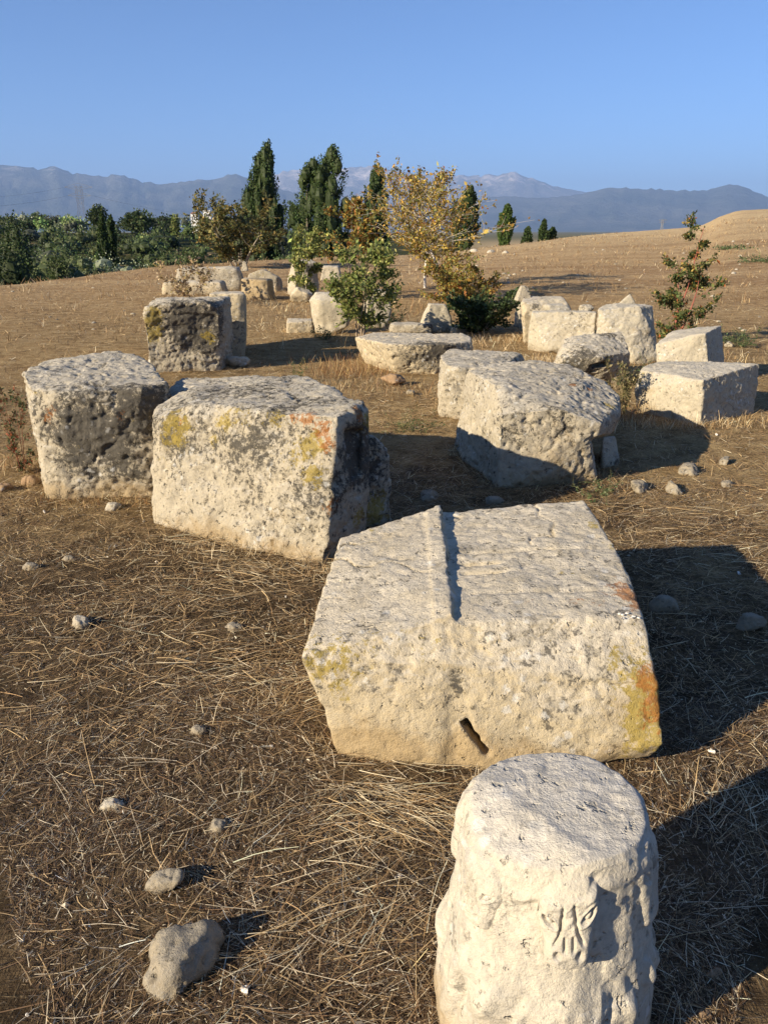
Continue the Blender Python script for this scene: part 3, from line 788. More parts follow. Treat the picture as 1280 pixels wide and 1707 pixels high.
rock('upright_cracked_block', 'upright pale block streaked by dark cracks, just left of the red stemmed sapling', 'stone block', [hull10], M_PALE, .0165, 1, amp=(.02, .012, .006), pit=.012, seed=15, facet=.014, chips=3, chip=.05, crust=-.02, crust_shade_blobs=[(1080, 570, .25, .3), (1050, 575, .15, .2)], ochre=[(1085, 560, .3, .6)])
hull11 = [PY(885, 520, 11.4), PY(994, 520, 11.2), PY(880, 560, 11.5), PY(879, 572, 11.4), PY(915, 583, 11.1), PY(990, 580, 11.0), PY(890, 515, 12.1), PY(990, 515, 12.1), Lo(PY(880, 575, 11.5)), Lo(PY(985, 580, 11.1)), Lo(PY(885, 560, 12.2)), Lo(PY(985, 560, 12.2))]
rock('long_pale_block', 'long pale block with a level top, left of the upright cracked block', 'stone block', [hull11], M_PALE, .018, 1, amp=(.018, .010, .005), seed=16, facet=.012, chips=3, chip=.05)
hull11b = [PY(868, 503, 12.3), PY(905, 497, 12.8), PY(940, 497, 12.5), PY(954, 517, 12.25), PY(872, 520, 12.2), PY(950, 525, 12.2), PY(875, 494, 13.2), PY(935, 494, 13.2), Lo(PY(875, 540, 12.3)), Lo(PY(952, 540, 12.3)), Lo(PY(875, 530, 13.3)), Lo(PY(945, 530, 13.3))]
rock('chamfered_block', 'weathered block with a sloping right end behind the long level topped block', 'stone block', [hull11b], M_BLOCK, .019, 3, amp=(.018, .012, .005), seed=17, chips=2, chip=.05, crust=.0, crust_shade_blobs=[(895, 508, .12, .6)])

def box_rock(name, label, cat, px0, px1, ptop, pbase, mat, seed, depth=0.8, rot=0.0, taper=0.15, kind='block', voxel=None, z0=None, crust=0.0, chips=4, yaw=None, Y=None, **kw):
    """a lesser stone from its photo extent: foot on the terrain (or at height z0), real width and height"""
    rnd = random.Random(seed)
    c = PG((px0 + px1) / 2, pbase) if Y is None else PY((px0 + px1) / 2, pbase, Y)
    y = c[1]
    x0 = PY(px0, pbase, y)[0]; x1 = PY(px1, pbase, y)[0]
    zt = PY((px0 + px1) / 2, ptop, y + 0.25 * depth * (x1 - x0))[2]
    zb = c[2]
    w = (x1 - x0); d = w * depth; h = zt - zb
    cen = np.array([(x0 + x1) / 2, y + d * 0.45, 0])
    pts = []
    if kind == 'block':
        for sx in (-1, 1):
            for sy in (-1, 1):
                for z, k in ((-.12 * h if Y is None else 0, 1.0), (h, 1 - taper)):
                    pts.append([sx * w / 2 * k * rnd.uniform(.93, 1.0), sy * d / 2 * k * rnd.uniform(.9, 1.0), z * rnd.uniform(.90, 1.0)])
    else:
        for k in range(26):
            v = np.array([rnd.gauss(0, 1), rnd.gauss(0, 1), rnd.gauss(0, 1)]); v /= np.linalg.norm(v)
            pts.append([v[0] * w / 2, v[1] * d / 2, h * (.42 + .58 * v[2])])
    P = np.array(pts)
    cr, sr = math.cos(rot), math.sin(rot)
    P = np.stack([P[:, 0] * cr - P[:, 1] * sr, P[:, 0] * sr + P[:, 1] * cr, P[:, 2]], -1)
    P[:, 0] *= w / max(1e-6, np.ptp(P[:, 0]))
    P += cen + np.array([0, 0, zb])
    s = max(w, h)
    vx = voxel or max(0.006, s / 27)
    a = min(1.0, s / 0.9)
    return rock(name, label, cat, [list(P)], mat, vx, 3, amp=(.035 * s if kind != 'block' else .024 * s, .013 * s, .005 * s), freq=(2.6 / max(s, .15), 8 / max(s, .15), 24 / max(s, .15)), pit=.010 * s, seed=seed, chips=chips, chip=.08, crust=crust, ground=(Y is None), **kw)

box_rock('rough_stone', 'crumbly rough stone at the left end of the right hand group, beside the dark bush', 'stone', 858, 884, 492, 546, M_ROUGH, 20, 1.0, .3, crust=.15)
box_rock('pointed_stone', 'grey pointed stone sticking up at the left end of the right hand group', 'stone', 857, 889, 475, 502, M_ROUGH, 21, .6, .2, .6, Y=13.0)
box_rock('thin_slab', 'thin pale slab lying on the long level topped block', 'stone', 903, 954, 507, 519, M_PALE, 22, .8, .2, .3, Y=11.75)
box_rock('dark_stone', 'small dark stone peeping out behind the long level topped block', 'stone', 961, 994, 507, 522, M_ROUGH, 23, .8, 0, .3, kind='boulder', Y=12.4, crust=.3)
box_rock('triangular_stone', 'small triangular slab poking up behind the upright cracked block', 'stone', 1018, 1066, 489, 515, M_PALE, 24, .5, 0, .7, Y=12.0)
box_rock('round_topped_boulder', 'round topped upright boulder half hidden by the green shrub', 'boulder', 513, 590, 472, 558, M_PALE, 25, .6, 0, .2, kind='boulder')
box_rock('sunlit_boulder', 'sunlit pale boulder right of the green shrub', 'boulder', 598, 660, 481, 546, M_PALE, 26, .7, .2, .4)
box_rock('pointed_white_stone', 'pointed white stone leaning beside the autumn tree', 'stone', 694, 762, 505, 553, M_PALE, 27, .6, .2, .55)
box_rock('grey_slab', 'dark grey slab lying just behind the cornice slab', 'stone', 648, 722, 539, 556, M_ROUGH, 28, .7, 0, .1, crust=.35)
box_rock('small_low_stone', 'small low stone between the cornice slab and the dark green bush', 'stone', 750, 781, 541, 556, M_PALE, 29, .8, 0, .2)
box_rock('half_buried_slab', 'low half buried slab left of the round topped boulder', 'stone', 473, 522, 534, 556, M_BLOCK, 30, 1.2, .1, .05)
box_rock('standing_block', 'tall standing block with a sunlit left face beneath the poplars', 'stone block', 476, 532, 432, 494, M_PALE, 31, .8, .5, .08)
box_rock('foot_stone', 'low rounded stone at the foot of the tall standing block', 'stone', 479, 520, 478, 505, M_BLOCK, 32, .9, 0, .3, kind='boulder')
box_rock('back_stone', 'pale stone showing right of the tall standing block behind the shrub', 'stone', 533, 570, 443, 468, M_PALE, 33, .9, 0, .3)
box_rock('mossy_block', 'mossy topped block behind the square brown block, left rear group', 'stone block', 408, 472, 446, 486, M_ROUGH, 34, .8, .1, .15, yellow=[(435, 452, .5, .6)])
box_rock('square_brown_block', 'square brown stone with a rough lit front, right end of the left rear group', 'stone block', 401, 455, 463, 500, M_BLOCK, 35, .8, -.15, .08, ochre=[(425, 480, .8, .9)])
box_rock('layered_slab', 'broad layered slab in the left rear group behind the dry shrub', 'stone block', 288, 402, 445, 482, M_ROUGH, 36, .6, .1, .1, layer=.05, crust=.05)
box_rock('lower_slab', 'low slab under the broad layered slab beside the dry shrub', 'stone block', 268, 376, 468, 492, M_BLOCK, 37, .5, .05, .1)
box_rock('upright_chip', 'small upright grey stone standing on the left rear group', 'stone', 402, 414, 434, 452, M_ROUGH, 38, .7, 0, .6, Y=19.5)
box_rock('shaded_stone', 'small stone in the shadow right of the tall black blotched block', 'stone', 371, 417, 593, 614, M_BLOCK, 39, .9, .2, .2, kind='boulder')
box_rock('brown_cobble', 'round brown stone half buried in front of the cornice slab', 'stone', 634, 677, 624, 646, M_TAN, 40, 1.0, 0, .2, kind='boulder')
box_rock('small_cobble', 'small pale stone between the cornice slab and the big lichened block', 'stone', 676, 693, 649, 660, M_FIELD, 41, 1.0, 0, .2, kind='boulder')

# ------------------------------------------------------------------ loose stones
def G3(px, py):
    return PG(px, py)
def flat_rock(name, label, cat, x0, x1, y0, y1, mat, seed, ring=None, hf=None):
    """a stone lying on the ground: outline ring on the ground plane, domed top"""
    rnd = random.Random(seed)
    f = PG((x0 + x1) / 2, y1); dist = np.linalg.norm(f - [0, 0, CAM_H])
    w = (x1 - x0) / FPX * dist
    h = (hf or rnd.uniform(.30, .45)) * w
    if ring is None:
        cx, cy, rx, ry = (x0 + x1) / 2, (y0 + y1) / 2, (x1 - x0) / 2, (y1 - y0) / 2
        ring = [(cx + rx * math.cos(a + rnd.uniform(-.15, .15)) * rnd.uniform(.9, 1.03), cy - ry * math.sin(a + rnd.uniform(-.15, .15)) * rnd.uniform(.9, 1.03)) for a in np.linspace(0, 2 * math.pi, 12)[:-1]]
    g = f[2]
    R0 = np.array([PZ(a, b, g + h * (.12 + .5 * (y1 - b) / max(1, y1 - y0))) for a, b in ring])
    c = R0.mean(0)
    pts = list(R0) + [Lo(p, g - .25 * h) for p in (R0 * .92 + c * .08)]
    for p in R0:
        q = p * .62 + c * .38; q[2] = g + h * rnd.uniform(.78, 1.0); pts.append(q)
    s = max(w, h)
    return rock(name, label, cat, [pts], mat, max(.0035, s / 24), 1, amp=(.05 * s, .022 * s, .008 * s), freq=(2.2 / s, 6 / s, 20 / s), pit=.035 * s, pitf=7 / s, seed=seed, chips=5, chip=.12, facet=.07 * s)
flat_rock('fieldstone', 'long pitted brown stone lying below the rounded cobble, lower left foreground', 'stone', 236, 372, 1512, 1668, M_FIELD, 50, [(305, 1510), (345, 1522), (371, 1550), (360, 1590), (340, 1610), (328, 1636), (300, 1664), (272, 1672), (250, 1660), (241, 1636), (246, 1600), (251, 1570), (272, 1524)], .36)
loose = [
    ('fieldstone', 'rounded half buried cobble just above the long pitted stone', 'stone', 240, 326, 1450, 1498, M_FIELD, 51, .8),
    ('fieldstone', 'small white crumbly stone in the straw left of the cobble pair', 'stone', 160, 212, 1330, 1362, M_PALE, 52, .8),
    ('fieldstone', 'small brown stone standing in the straw above the rounded cobble', 'stone', 342, 386, 1361, 1396, M_FIELD, 53, .8),
    ('fieldstone', 'tiny pale stone left of the moulded block', 'stone', 316, 346, 1208, 1230, M_FIELD, 54, .9),
    ('fieldstone', 'flat brown pebble in the straw halfway along the left of the moulded block', 'stone', 371, 411, 1037, 1060, M_FIELD, 55, .8),
    ('fieldstone', 'dark lumpy stone in the straw below the leftmost near block', 'stone', 118, 152, 1024, 1052, M_ROUGH, 56, .9),
    ('fieldstone', 'small grey pebble just left below the dark lumpy stone', 'stone', 86, 106, 1054, 1071, M_FIELD, 57, .9),
    ('fieldstone', 'small tan oval pebble nearest the left edge, below the near row', 'stone', 38, 68, 938, 954, M_FIELD, 58, .9),
    ('fieldstone', 'pale oval pebble right of the small tan oval one below the near row', 'stone', 104, 128, 926, 938, M_FIELD, 59, .8),
    ('fieldstone', 'flat white stone in front of the black crusted block', 'stone', 170, 206, 837, 854, M_PALE, 60, .8),
    ('fieldstone', 'brown stone at the left edge beside the weed', 'stone', -8, 26, 804, 824, M_TAN, 61, .8),
    ('fieldstone', 'flat tan stone between the weed and the leftmost near block', 'stone', 34, 72, 795, 809, M_TAN, 62, .8),
    ('fieldstone', 'round pale cobble in front of two others, right of the freckled block', 'stone', 1107, 1149, 799, 826, M_FIELD, 63, .8),
    ('fieldstone', 'round grey cobble at the edge of the freckled block shadow', 'stone', 1128, 1166, 771, 796, M_FIELD, 64, .8),
    ('fieldstone', 'small pale cobble farthest right of the three by the freckled block shadow', 'stone', 1196, 1223, 762, 777, M_FIELD, 65, .8),
    ('fieldstone', 'lumpy yellowish stone beside the green weed at the freckled block', 'stone', 1042, 1082, 797, 824, M_FIELD, 66, .8),
    ('fieldstone', 'small flat pebble below the cobbles on the right', 'stone', 1198, 1222, 800, 813, M_FIELD, 67, .8),
    ('fieldstone', 'long flat stone in the shadow right of the moulded block', 'stone', 1078, 1140, 998, 1022, M_FIELD, 68, .7),
    ('fieldstone', 'flat stone in the shadow at the right edge', 'stone', 1222, 1286, 1026, 1052, M_FIELD, 69, .7),
    ('fieldstone', 'flat tan stone lying in the sun right of the drum', 'stone', 1166, 1212, 1612, 1648, M_TAN, 70, .7),
    ('fieldstone', 'reddish tile shard at the bottom right corner', 'tile shard', 1146, 1196, 1680, 1716, M_TAN, 71, .8),
    ('fieldstone', 'grey stone in the dark shadow between the lichened and freckled blocks', 'stone', 698, 732, 815, 838, M_FIELD, 72, .8),
    ('fieldstone', 'flat grey stone in the shadow just behind the moulded block', 'stone', 806, 842, 828, 842, M_FIELD, 73, .8),
    ('fieldstone', 'white stone on the grass right of the tilted pale block', 'stone', 1206, 1222, 570, 580, M_PALE, 74, .8),
]
for name, label, cat, x0, x1, y0, y1, mat, sd, dep in loose:
    flat_rock(name if sd != 71 else 'tile_shard', label, cat, x0, x1, y0, y1, mat, sd)

rng = np.random.RandomState(21)
# stones scattered over the far field: a few shapes shared
def pebble_mesh(seed, mat):
    bm = bmesh.new(); bmesh.ops.create_icosphere(bm, subdivisions=2, radius=1.0)
    me = bpy.data.meshes.new('pebble'); bm.to_mesh(me); bm.free()
    V = get_v(me)
    V *= (1 + .38 * fbm(V * .9 + seed * 5.1, 3))[:, None]
    V *= np.array([1.0, .75, .55])
    me.vertices.foreach_set('co', V.astype(np.float32).ravel()); me.update()
    set_col(me, 'mask', np.zeros((len(V), 4)))
    me.materials.append(mat)
    return me
pebbles = [pebble_mesh(k, m) for k, m in enumerate((M_PALE, M_FIELD, M_PALE, M_BLOCK))]
def place(me, name, p, size, rz, label, cat, group=None, tilt=0.0):
    o = obj(name, me, loc=tuple(p)); o.scale = (size,) * 3; o.rotation_euler = (tilt, tilt * .5, rz)
    return tag(o, label, cat, group)
for px, py, w, lab in ((789, 420, 17, 'pale block lying at the field edge, nearest the autumn trees'), (818, 421, 16, 'pale block lying at the field edge, middle of three'), (842, 422, 13, 'squarish block at the field edge, rightmost of three'),
                       (1222, 456, 10, 'flat white stone alone on the right of the field'), (1010, 600, 0, '')):
    if w:
        p = PG(px, py)
        place(pebbles[0], 'field_boulder', p + np.array([0, 0, .0]), w / 2 / 1412 * p[1] * 1.1, px * .7, lab, 'stone')
for k, (dx, dy, w) in enumerate(((-14, 2, 9), (-4, -2, 10), (5, 1, 9), (13, -1, 8), (2, 5, 6))):
    p = PG(844 + dx, 459 + dy)
    place(pebbles[k % 4], 'rubble_stone', p, w / 2 / 1412 * p[1], k * 2.1, 'white stone in the little rubble heap on the field behind the bushes', 'stone', 'rubble heap stones')
k = 0
while k < 85:
    px = rng.uniform(770, 1285); py = rng.uniform(396, 560)
    if k > 60: px = rng.uniform(-5, 300); py = rng.uniform(470, 560)
    p = PG(px, py)
    if p[1] > 100: continue
    place(pebbles[k % 4], 'scattered_stone', p, rng.uniform(.018, .06) * (p[1] / 22) ** .6 * 1.3, rng.uniform(0, 6), 'small pale stone scattered on the open dry field', 'stone', 'small stones on the field', .2)
    k += 1

# snail shells
def shell_mesh():
    V = []; F = []; ns, nt = 22, 6
    for i in range(ns):
        a = i / (ns - 1) * 2 * math.pi * 2.4
        g = math.exp(.20 * a) / math.exp(.20 * 2 * math.pi * 2.4)
        R = .62 * g; rt = .46 * g
        c = Vector((R * math.cos(a), R * math.sin(a), .55 * (1 - g)))
        e = Vector((math.cos(a), math.sin(a), 0))
        for j in range(nt):
            b = 2 * math.pi * j / nt
            V.append(c + e * rt * math.cos(b) + Vector((0, 0, rt * .85 * math.sin(b))))
        if i:
            for j in range(nt):
                F.append(((i - 1) * nt + j, (i - 1) * nt + (j + 1) % nt, i * nt + (j + 1) % nt, i * nt + j))
    return mesh_np('snail_shell', np.array(V), np.array(F), M_SHELL, True)
t = NT('snail_shell'); co = t.obco()
t.color(t.mix(t.remap(t.noise(co, 2.5, 3), .45, .6, 0, .7), (.74, .70, .62), (.42, .33, .22)))
t.b.inputs['Roughness'].default_value = .5
M_SHELL = t.m
SHELL = shell_mesh()
def on_ground(px, py, lift=0.0):
    p = PG(px, py); p = p.copy(); p[2] += lift
    return p
big_shells = [(667, 1467, 10, 'open mouthed white snail shell left of the drum'), (610, 1518, 10, 'round white snail shell, left one of the pair left of the drum'), (636, 1522, 9, 'round white snail shell, right one of the pair left of the drum'),
              (651, 1308, 8, 'tan snail shell near the foot of the moulded block'), (411, 1655, 13, 'broken white snail shell right of the long pitted stone'), (1184, 1256, 8, 'yellow white snail shell on the sunny edge between the two shadows'),
              (453, 1249, 7, 'white snail shell in the straw left of the moulded block foot'), (74, 856, 6, 'white snail shell below the leftmost near block'), (1229, 958, 6, 'white snail shell at the top edge of the moulded block shadow'), (1193, 727, 4, 'white pebble like shell in front of the hewn block')]
for px, py, w, lab in big_shells:
    p = on_ground(px, py, .008)
    place(SHELL, 'snail_shell', p, w / 1332 * np.linalg.norm(p - [0, 0, CAM_H]) * .95, px, lab, 'snail shell', None, rng.uniform(-.9, .9))
B1o, B1V, B1N = ROCKS['large cream limestone block with a stepped moulding on top, behind the carved drum']
for px, py in ((1029, 1021), (1037, 1024), (1045, 1021), (1036, 1029), (1048, 1029), (1064, 1028), (1055, 1024)):
    p = hit(B1V, B1N, px, py) + np.array([0, -.006, .002])
    place(SHELL, 'snail_shell', p, .0085, px * 3.1, 'white snail shell clustered under the orange lichen on the moulded block', 'snail shell', 'snails on the moulded block', .25)
k = 0
while k < 150:
    px = rng.uniform(0, 1280) if k % 3 else rng.uniform(480, 780)
    py = 860 + 840 * rng.rand() ** 1.1 if k % 3 else rng.uniform(1180, 1560)
    p = on_ground(px, py, .007)
    place(SHELL, 'snail_shell', p, rng.uniform(.0035, .0085), rng.uniform(0, 6), 'tiny white snail shell lying in the dry straw', 'snail shell', 'tiny snail shells in the straw', rng.uniform(-1.2, 1.2))
    k += 1
# green plastic scrap
pp = on_ground(213, 1651, .012)
gp = mesh_np('plastic_scrap', np.array([[-.016, 0, 0], [-.006, .006, .004], [.008, .004, .001], [.017, -.003, .005], [.004, -.007, 0], [-.008, -.006, .003]]), np.array([[0, 5, 1, 1], [1, 5, 4, 2], [2, 4, 3, 3]])[1:2], plain('green_plastic', (.02, .32, .16), .35))
tag(obj('plastic_scrap', gp, loc=tuple(pp)), 'tiny green plastic scrap left of the long pitted stone', 'litter')

# ------------------------------------------------------------------ straw and dry grass
def ribbons(P, heading, L, W, bend, lift, col, segs=2, z0=0.004, roll=0.6, up=None, rs=rng):
    """flat bent strands lying on (or rising from) the ground"""
    n = len(P)
    T = np.linspace(0, 1, segs + 1)
    d = np.stack([np.cos(heading), np.sin(heading), np.zeros(n)], -1)
    s = np.stack([-np.sin(heading), np.cos(heading), np.zeros(n)], -1)
    rl = rs.uniform(-roll, roll, n)
    side = s * np.cos(rl)[:, None] + np.array([0, 0, 1.0]) * np.sin(rl)[:, None]
    V = np.empty((n, segs + 1, 2, 3))
    for k, tt in enumerate(T):
        c = P + d * (L * tt)[:, None] + s * (bend * L * tt * tt)[:, None]
        c[:, 2] += z0 + lift * (tt if up is None else tt ** up) * L
        w = W * (1 - .55 * tt)
        V[:, k, 0] = c - side * (w / 2)[:, None]
        V[:, k, 1] = c + side * (w / 2)[:, None]
    base = (np.arange(n) * (segs + 1) * 2)[:, None]
    F = []
    for k in range(segs):
        a = k * 2
        F.append(base + np.array([[a, a + 2, a + 3, a + 1]]))
    F = np.concatenate(F, 0)
    C = np.repeat(col, (segs + 1) * 2, axis=0)
    return V.reshape(-1, 3), F, C
def join(parts):
    Vs, Fs, Cs, o = [], [], [], 0
    for V, F, C in parts:
        Vs.append(V); Fs.append(F + o); Cs.append(C); o += len(V)
    return np.concatenate(Vs), np.concatenate(Fs), np.concatenate(Cs)
def palette(n, cols, w, jit=.25, rs=rng):
    cols = np.array(cols); k = rs.choice(len(cols), n, p=np.array(w) / np.sum(w))
    c = cols[k] * np.exp(rs.normal(0, jit, (n, 1)))
    return np.clip(c, 0, .9)
def in_view(n, r0, r1, power=1.0, a0=-30, a1=30):
    r = r0 + (r1 - r0) * rng.rand(n) ** power
    a = np.radians(rng.uniform(a0, a1, n))
    x = r * np.sin(a); y = r * np.cos(a)
    return x, y
def ground_pts(x, y):
    return np.stack([x, y, ground_z(x, y)], -1)
NEARC = [(.075, .047, .025), (.185, .110, .055), (.40, .28, .145), (.64, .54, .38)]
GOLDC = [(.13, .080, .040), (.31, .195, .09), (.48, .34, .17), (.64, .53, .34)]
parts = []
def lay(n, r0, r1, power, Lr, Wr, cols, w, liftr, segs=2, a=(-31, 31)):
    x, y = in_view(n, r0, r1, power, *a)
    kp = rng.rand(n) < .52 + .48 * sstep(-.22, .16, fbm(np.stack([x * 2.4 + 9, y * 2.4, 0 * x], -1), 3))
    x, y = x[kp], y[kp]; n = len(x)
    P = ground_pts(x, y)
    q = fbm(np.stack([x * 1.3, y * 1.3, 0 * x], -1), 2)
    head = rng.uniform(0, 2 * np.pi, n) * (rng.rand(n) < .55) + (rng.normal(0, .6, n) + q * 4 + np.pi * (rng.rand(n) < .5))
    L = rng.uniform(*Lr, n) * np.exp(rng.normal(0, .35, n)); W = rng.uniform(*Wr, n)
    parts.append(ribbons(P, head, L, W, rng.normal(0, .22, n), rng.uniform(*liftr, n), palette(n, cols, w), segs, rng.uniform(0, .012, n)))
lay(112000, .75, 2.7, .85, (.008, .030), (.0008, .0018), NEARC, (.48, .24, .15, .13), (-.1, .45), 1)
lay(34000, .75, 2.8, .85, (.018, .055), (.0010, .0022), NEARC, (.38, .30, .22, .10), (-.05, .25))
lay(4600, .75, 2.8, .85, (.06, .14), (.0014, .0030), NEARC, (.12, .25, .35, .28), (-.02, .14), 3)
lay(9000, .75, 3.6, .85, (.004, .012), (.003, .006), NEARC, (.25, .20, .2, .35), (-.1, .3), 1)
lay(92000, 2.4, 5.4, .9, (.014, .055), (.0013, .0028), GOLDC, (.42, .30, .20, .08), (-.05, .4), 1)
lay(9000, 2.4, 5.6, .9, (.04, .12), (.0018, .0036), GOLDC, (.12, .32, .34, .22), (-.03, .15), 3)
lay(56000, 5, 11, .9, (.025, .08), (.0025, .005), GOLDC, (.28, .36, .27, .09), (0, .4), 1)
lay(46000, 10.5, 26, .8, (.03, .08), (.005, .010), GOLDC, (.22, .40, .30, .08), (.05, .6), 1)
lay(22000, 25, 80, .75, (.03, .08), (.014, .028), GOLDC, (.20, .38, .34, .08), (.2, 1.2), 1)
V, F, C = join(parts)
tag(obj('straw_litter', mesh_np('straw_litter', V, F, M_STRAW, False, C)), 'brown and bleached straw litter covering the ground', 'straw', kind='stuff')

# crumbs of soil and grit between the straw
n = 6000
x, y = in_view(n, .8, 5.5, .8)
P = ground_pts(x, y)
OV = np.array([[1, 0, 0], [0, 1, 0], [-1, 0, 0], [0, -1, 0], [0, 0, .8], [0, 0, -.8]], float)
OF = np.array([[0, 1, 4], [1, 2, 4], [2, 3, 4], [3, 0, 4], [1, 0, 5], [2, 1, 5], [3, 2, 5], [0, 3, 5]])
sz = rng.uniform(.0015, .0045, n) * np.exp(rng.normal(0, .4, n)) * (.6 + .3 * np.hypot(x, y) / 2)
V = P[:, None] + OV[None] * sz[:, None, None] * rng.uniform(.6, 1.3, (n, 6, 3)) + np.array([0, 0, .004])
F = (OF[None] + (np.arange(n) * 6)[:, None, None]).reshape(-1, 3)
C = np.repeat(palette(n, [(.13, .09, .055), (.22, .16, .10), (.40, .34, .25)], (.5, .35, .15)), 6, axis=0)
tag(obj('soil_crumbs', mesh_np('soil_crumbs', V.reshape(-1, 3), F, M_STRAW, False, C)), 'crumbs of soil and grit between the straw', 'soil', kind='stuff')

# swaths of long straw and standing dry tufts
parts = []
def swath(px, py, n, w, hd, Lr=(.07, .18), sd=.45, cols=GOLDC, wt=(.05, .25, .4, .3), W=(.0012, .0030)):
    c = PG(px, py); n = int(n * .75)
    x = c[0] + rng.normal(0, w, n); y = c[1] + rng.normal(0, w * .8, n)
    L = rng.uniform(*Lr, n)
    parts.append(ribbons(ground_pts(x, y), hd + rng.normal(0, sd, n), L, rng.uniform(*W, n), rng.normal(0, .15, n), rng.uniform(0, .12, n), palette(n, cols, wt), 3, rng.uniform(.002, .03, n)))
swath(430, 945, 520, .22, -.45); swath(350, 905, 240, .18, -.2); swath(560, 965, 160, .10, .5); swath(300, 990, 220, .25, .1)
swath(600, 1350, 150, .10, -.55, (.10, .22)); swath(690, 1370, 220, .11, -.45, (.12, .26)); swath(640, 1330, 160, .1, -.25); swath(520, 1400, 160, .12, .6)
swath(430, 1110, 160, .2, .2); swath(505, 1180, 160, .10, .9, (.06, .15)); swath(200, 1120, 160, .3, -.1); swath(1230, 1380, 160, .12, .9, (.06, .16))
swath(1190, 900, 260, .35, .1, (.1, .22)); swath(1100, 860, 200, .3, -.2, (.1, .22)); swath(700, 680, 260, .45, .2, (.1, .25)); swath(560, 1560, 180, .14, .7, (.08, .2))
def tufts(px, py, n, w, Hr, cols=GOLDC, wt=(.05, .3, .45, .2), W=(.002, .004), sx=None):
    c = PG(px, py)
    x = c[0] + rng.normal(0, sx or w, n); y = c[1] + rng.normal(0, w, n)
    L = rng.uniform(*Hr, n) * .62
    parts.append(ribbons(ground_pts(x, y), rng.uniform(0, 6.28, n), L * .6, rng.uniform(*W, n), rng.normal(0, .3, n), rng.uniform(.7, 2.2, n), palette(n, cols, wt), 3, 0.0, .9))
def skirt(n_per_m, Hr):
    for lab, (o, V2, N) in ROCKS.items():
        g = ground_z(V2[:, 0], V2[:, 1])
        k = np.where(np.abs(V2[:, 2] - g) < .035)[0]
        if len(k) < 40: continue
        w = np.ptp(V2[:, 0])
        Yd = V2[:, 1].mean()
        n = int(min(900, n_per_m * w * 3 * (1 if Yd < 7 else .5)))
        i = rng.choice(k, n)
        q = V2[i] + N[i] * np.array([1, 1, 0]) * np.abs(rng.normal(0, .03 + .004 * Yd, n))[:, None]
        L = rng.uniform(*Hr, n) * (.6 + .05 * Yd) * min(1.0, .35 + w)
        out = np.arctan2(N[i][:, 1], N[i][:, 0]) + rng.normal(0, 1.0, n)
        parts.append(ribbons(ground_pts(q[:, 0], q[:, 1]), out, L, rng.uniform(.0012, .0026, n) * (.7 + .12 * Yd), rng.normal(0, .4, n), np.abs(rng.normal(.25, .5, n)), palette(n, GOLDC, (.25, .3, .3, .15)), 2, 0.0, .9))
skirt(260, (.03, .12))
nc = 1300
cx_, cy_ = in_view(nc, 11, 85, .8, -26, 26)
bl = 8
x = np.repeat(cx_, bl) + rng.normal(0, .05, nc * bl) * np.repeat(np.hypot(cx_, cy_) / 30 + .6, bl); y = np.repeat(cy_, bl) + rng.normal(0, .05, nc * bl)
dd_ = np.repeat(np.hypot(cx_, cy_), bl)
n = nc * bl
parts.append(ribbons(ground_pts(x, y), rng.uniform(0, 6.28, n), rng.uniform(.05, .15, n), .0005 * dd_ * rng.uniform(.5, 1.1, n) + .002, rng.normal(0, .3, n), rng.uniform(.5, 1.8, n), palette(n, GOLDC, (.2, .35, .3, .15)), 2, 0.0, .9))
RED = [(.16, .07, .03), (.30, .16, .06), (.40, .27, .11), (.52, .40, .22)]
tufts(585, 625, 700, .25, (.08, .28), RED, (.25, .35, .3, .1), (.003, .006)); tufts(545, 600, 500, .35, (.06, .2), RED, (.2, .35, .3, .1), (.003, .006), .5)
tufts(660, 650, 500, .3, (.05, .15), RED, (.1, .35, .4, .15), (.003, .005), .5); tufts(540, 650, 400, .3, (.05, .15), GOLDC, (.05, .3, .45, .2), (.003, .005), .6)
tufts(800, 572, 700, .45, (.08, .22), GOLDC, (.02, .28, .45, .25), (.004, .008), .8); tufts(905, 608, 420, .15, (.08, .22), GOLDC, (.02, .28, .45, .25), (.003, .007), .25)
tufts(1120, 712, 420, .08, (.06, .16), GOLDC, (.02, .25, .45, .28), (.003, .005), .45); tufts(1215, 705, 260, .08, (.05, .13), GOLDC, (.05, .25, .45, .28), (.002, .005), .35)
tufts(1045, 700, 260, .12, (.08, .25), RED, (.2, .35, .3, .1), (.003, .005)); tufts(920, 806, 160, .06, (.03, .09), GOLDC, (.1, .3, .4, .2), (.002, .004), .3)
tufts(170, 842, 300, .05, (.03, .10), RED, (.1, .3, .4, .2), (.002, .004), .35); tufts(380, 922, 260, .05, (.03, .10), GOLDC, (.1, .3, .4, .2), (.002, .004), .3)
tufts(520, 955, 200, .05, (.03, .12), GOLDC, (.1, .3, .4, .2), (.0015, .0035), .12); tufts(548, 1250, 160, .03, (.02, .06), RED, (.1, .3, .4, .2), (.001, .003), .05)
tufts(520, 510, 500, .8, (.05, .2), GOLDC, (.02, .3, .45, .25), (.006, .012), 1.2); tufts(430, 540, 900, 1.6, (.05, .16), GOLDC, (.1, .3, .4, .2), (.005, .009), 1.2); tufts(690, 520, 600, 1.0, (.08, .3), RED, (.2, .35, .3, .1), (.006, .012), 1.4)
tufts(40, 780, 240, .12, (.05, .18), RED, (.15, .35, .3, .1), (.002, .004), .2); tufts(1150, 600, 400, .4, (.06, .2), GOLDC, (.1, .3, .4, .2), (.004, .008), .8)
V, F, C = join(parts)
tag(obj('dry_grass', mesh_np('dry_grass', V, F, M_STRAW, False, C)), 'golden dry grass in swaths and tufts around the blocks', 'dry grass', kind='stuff')

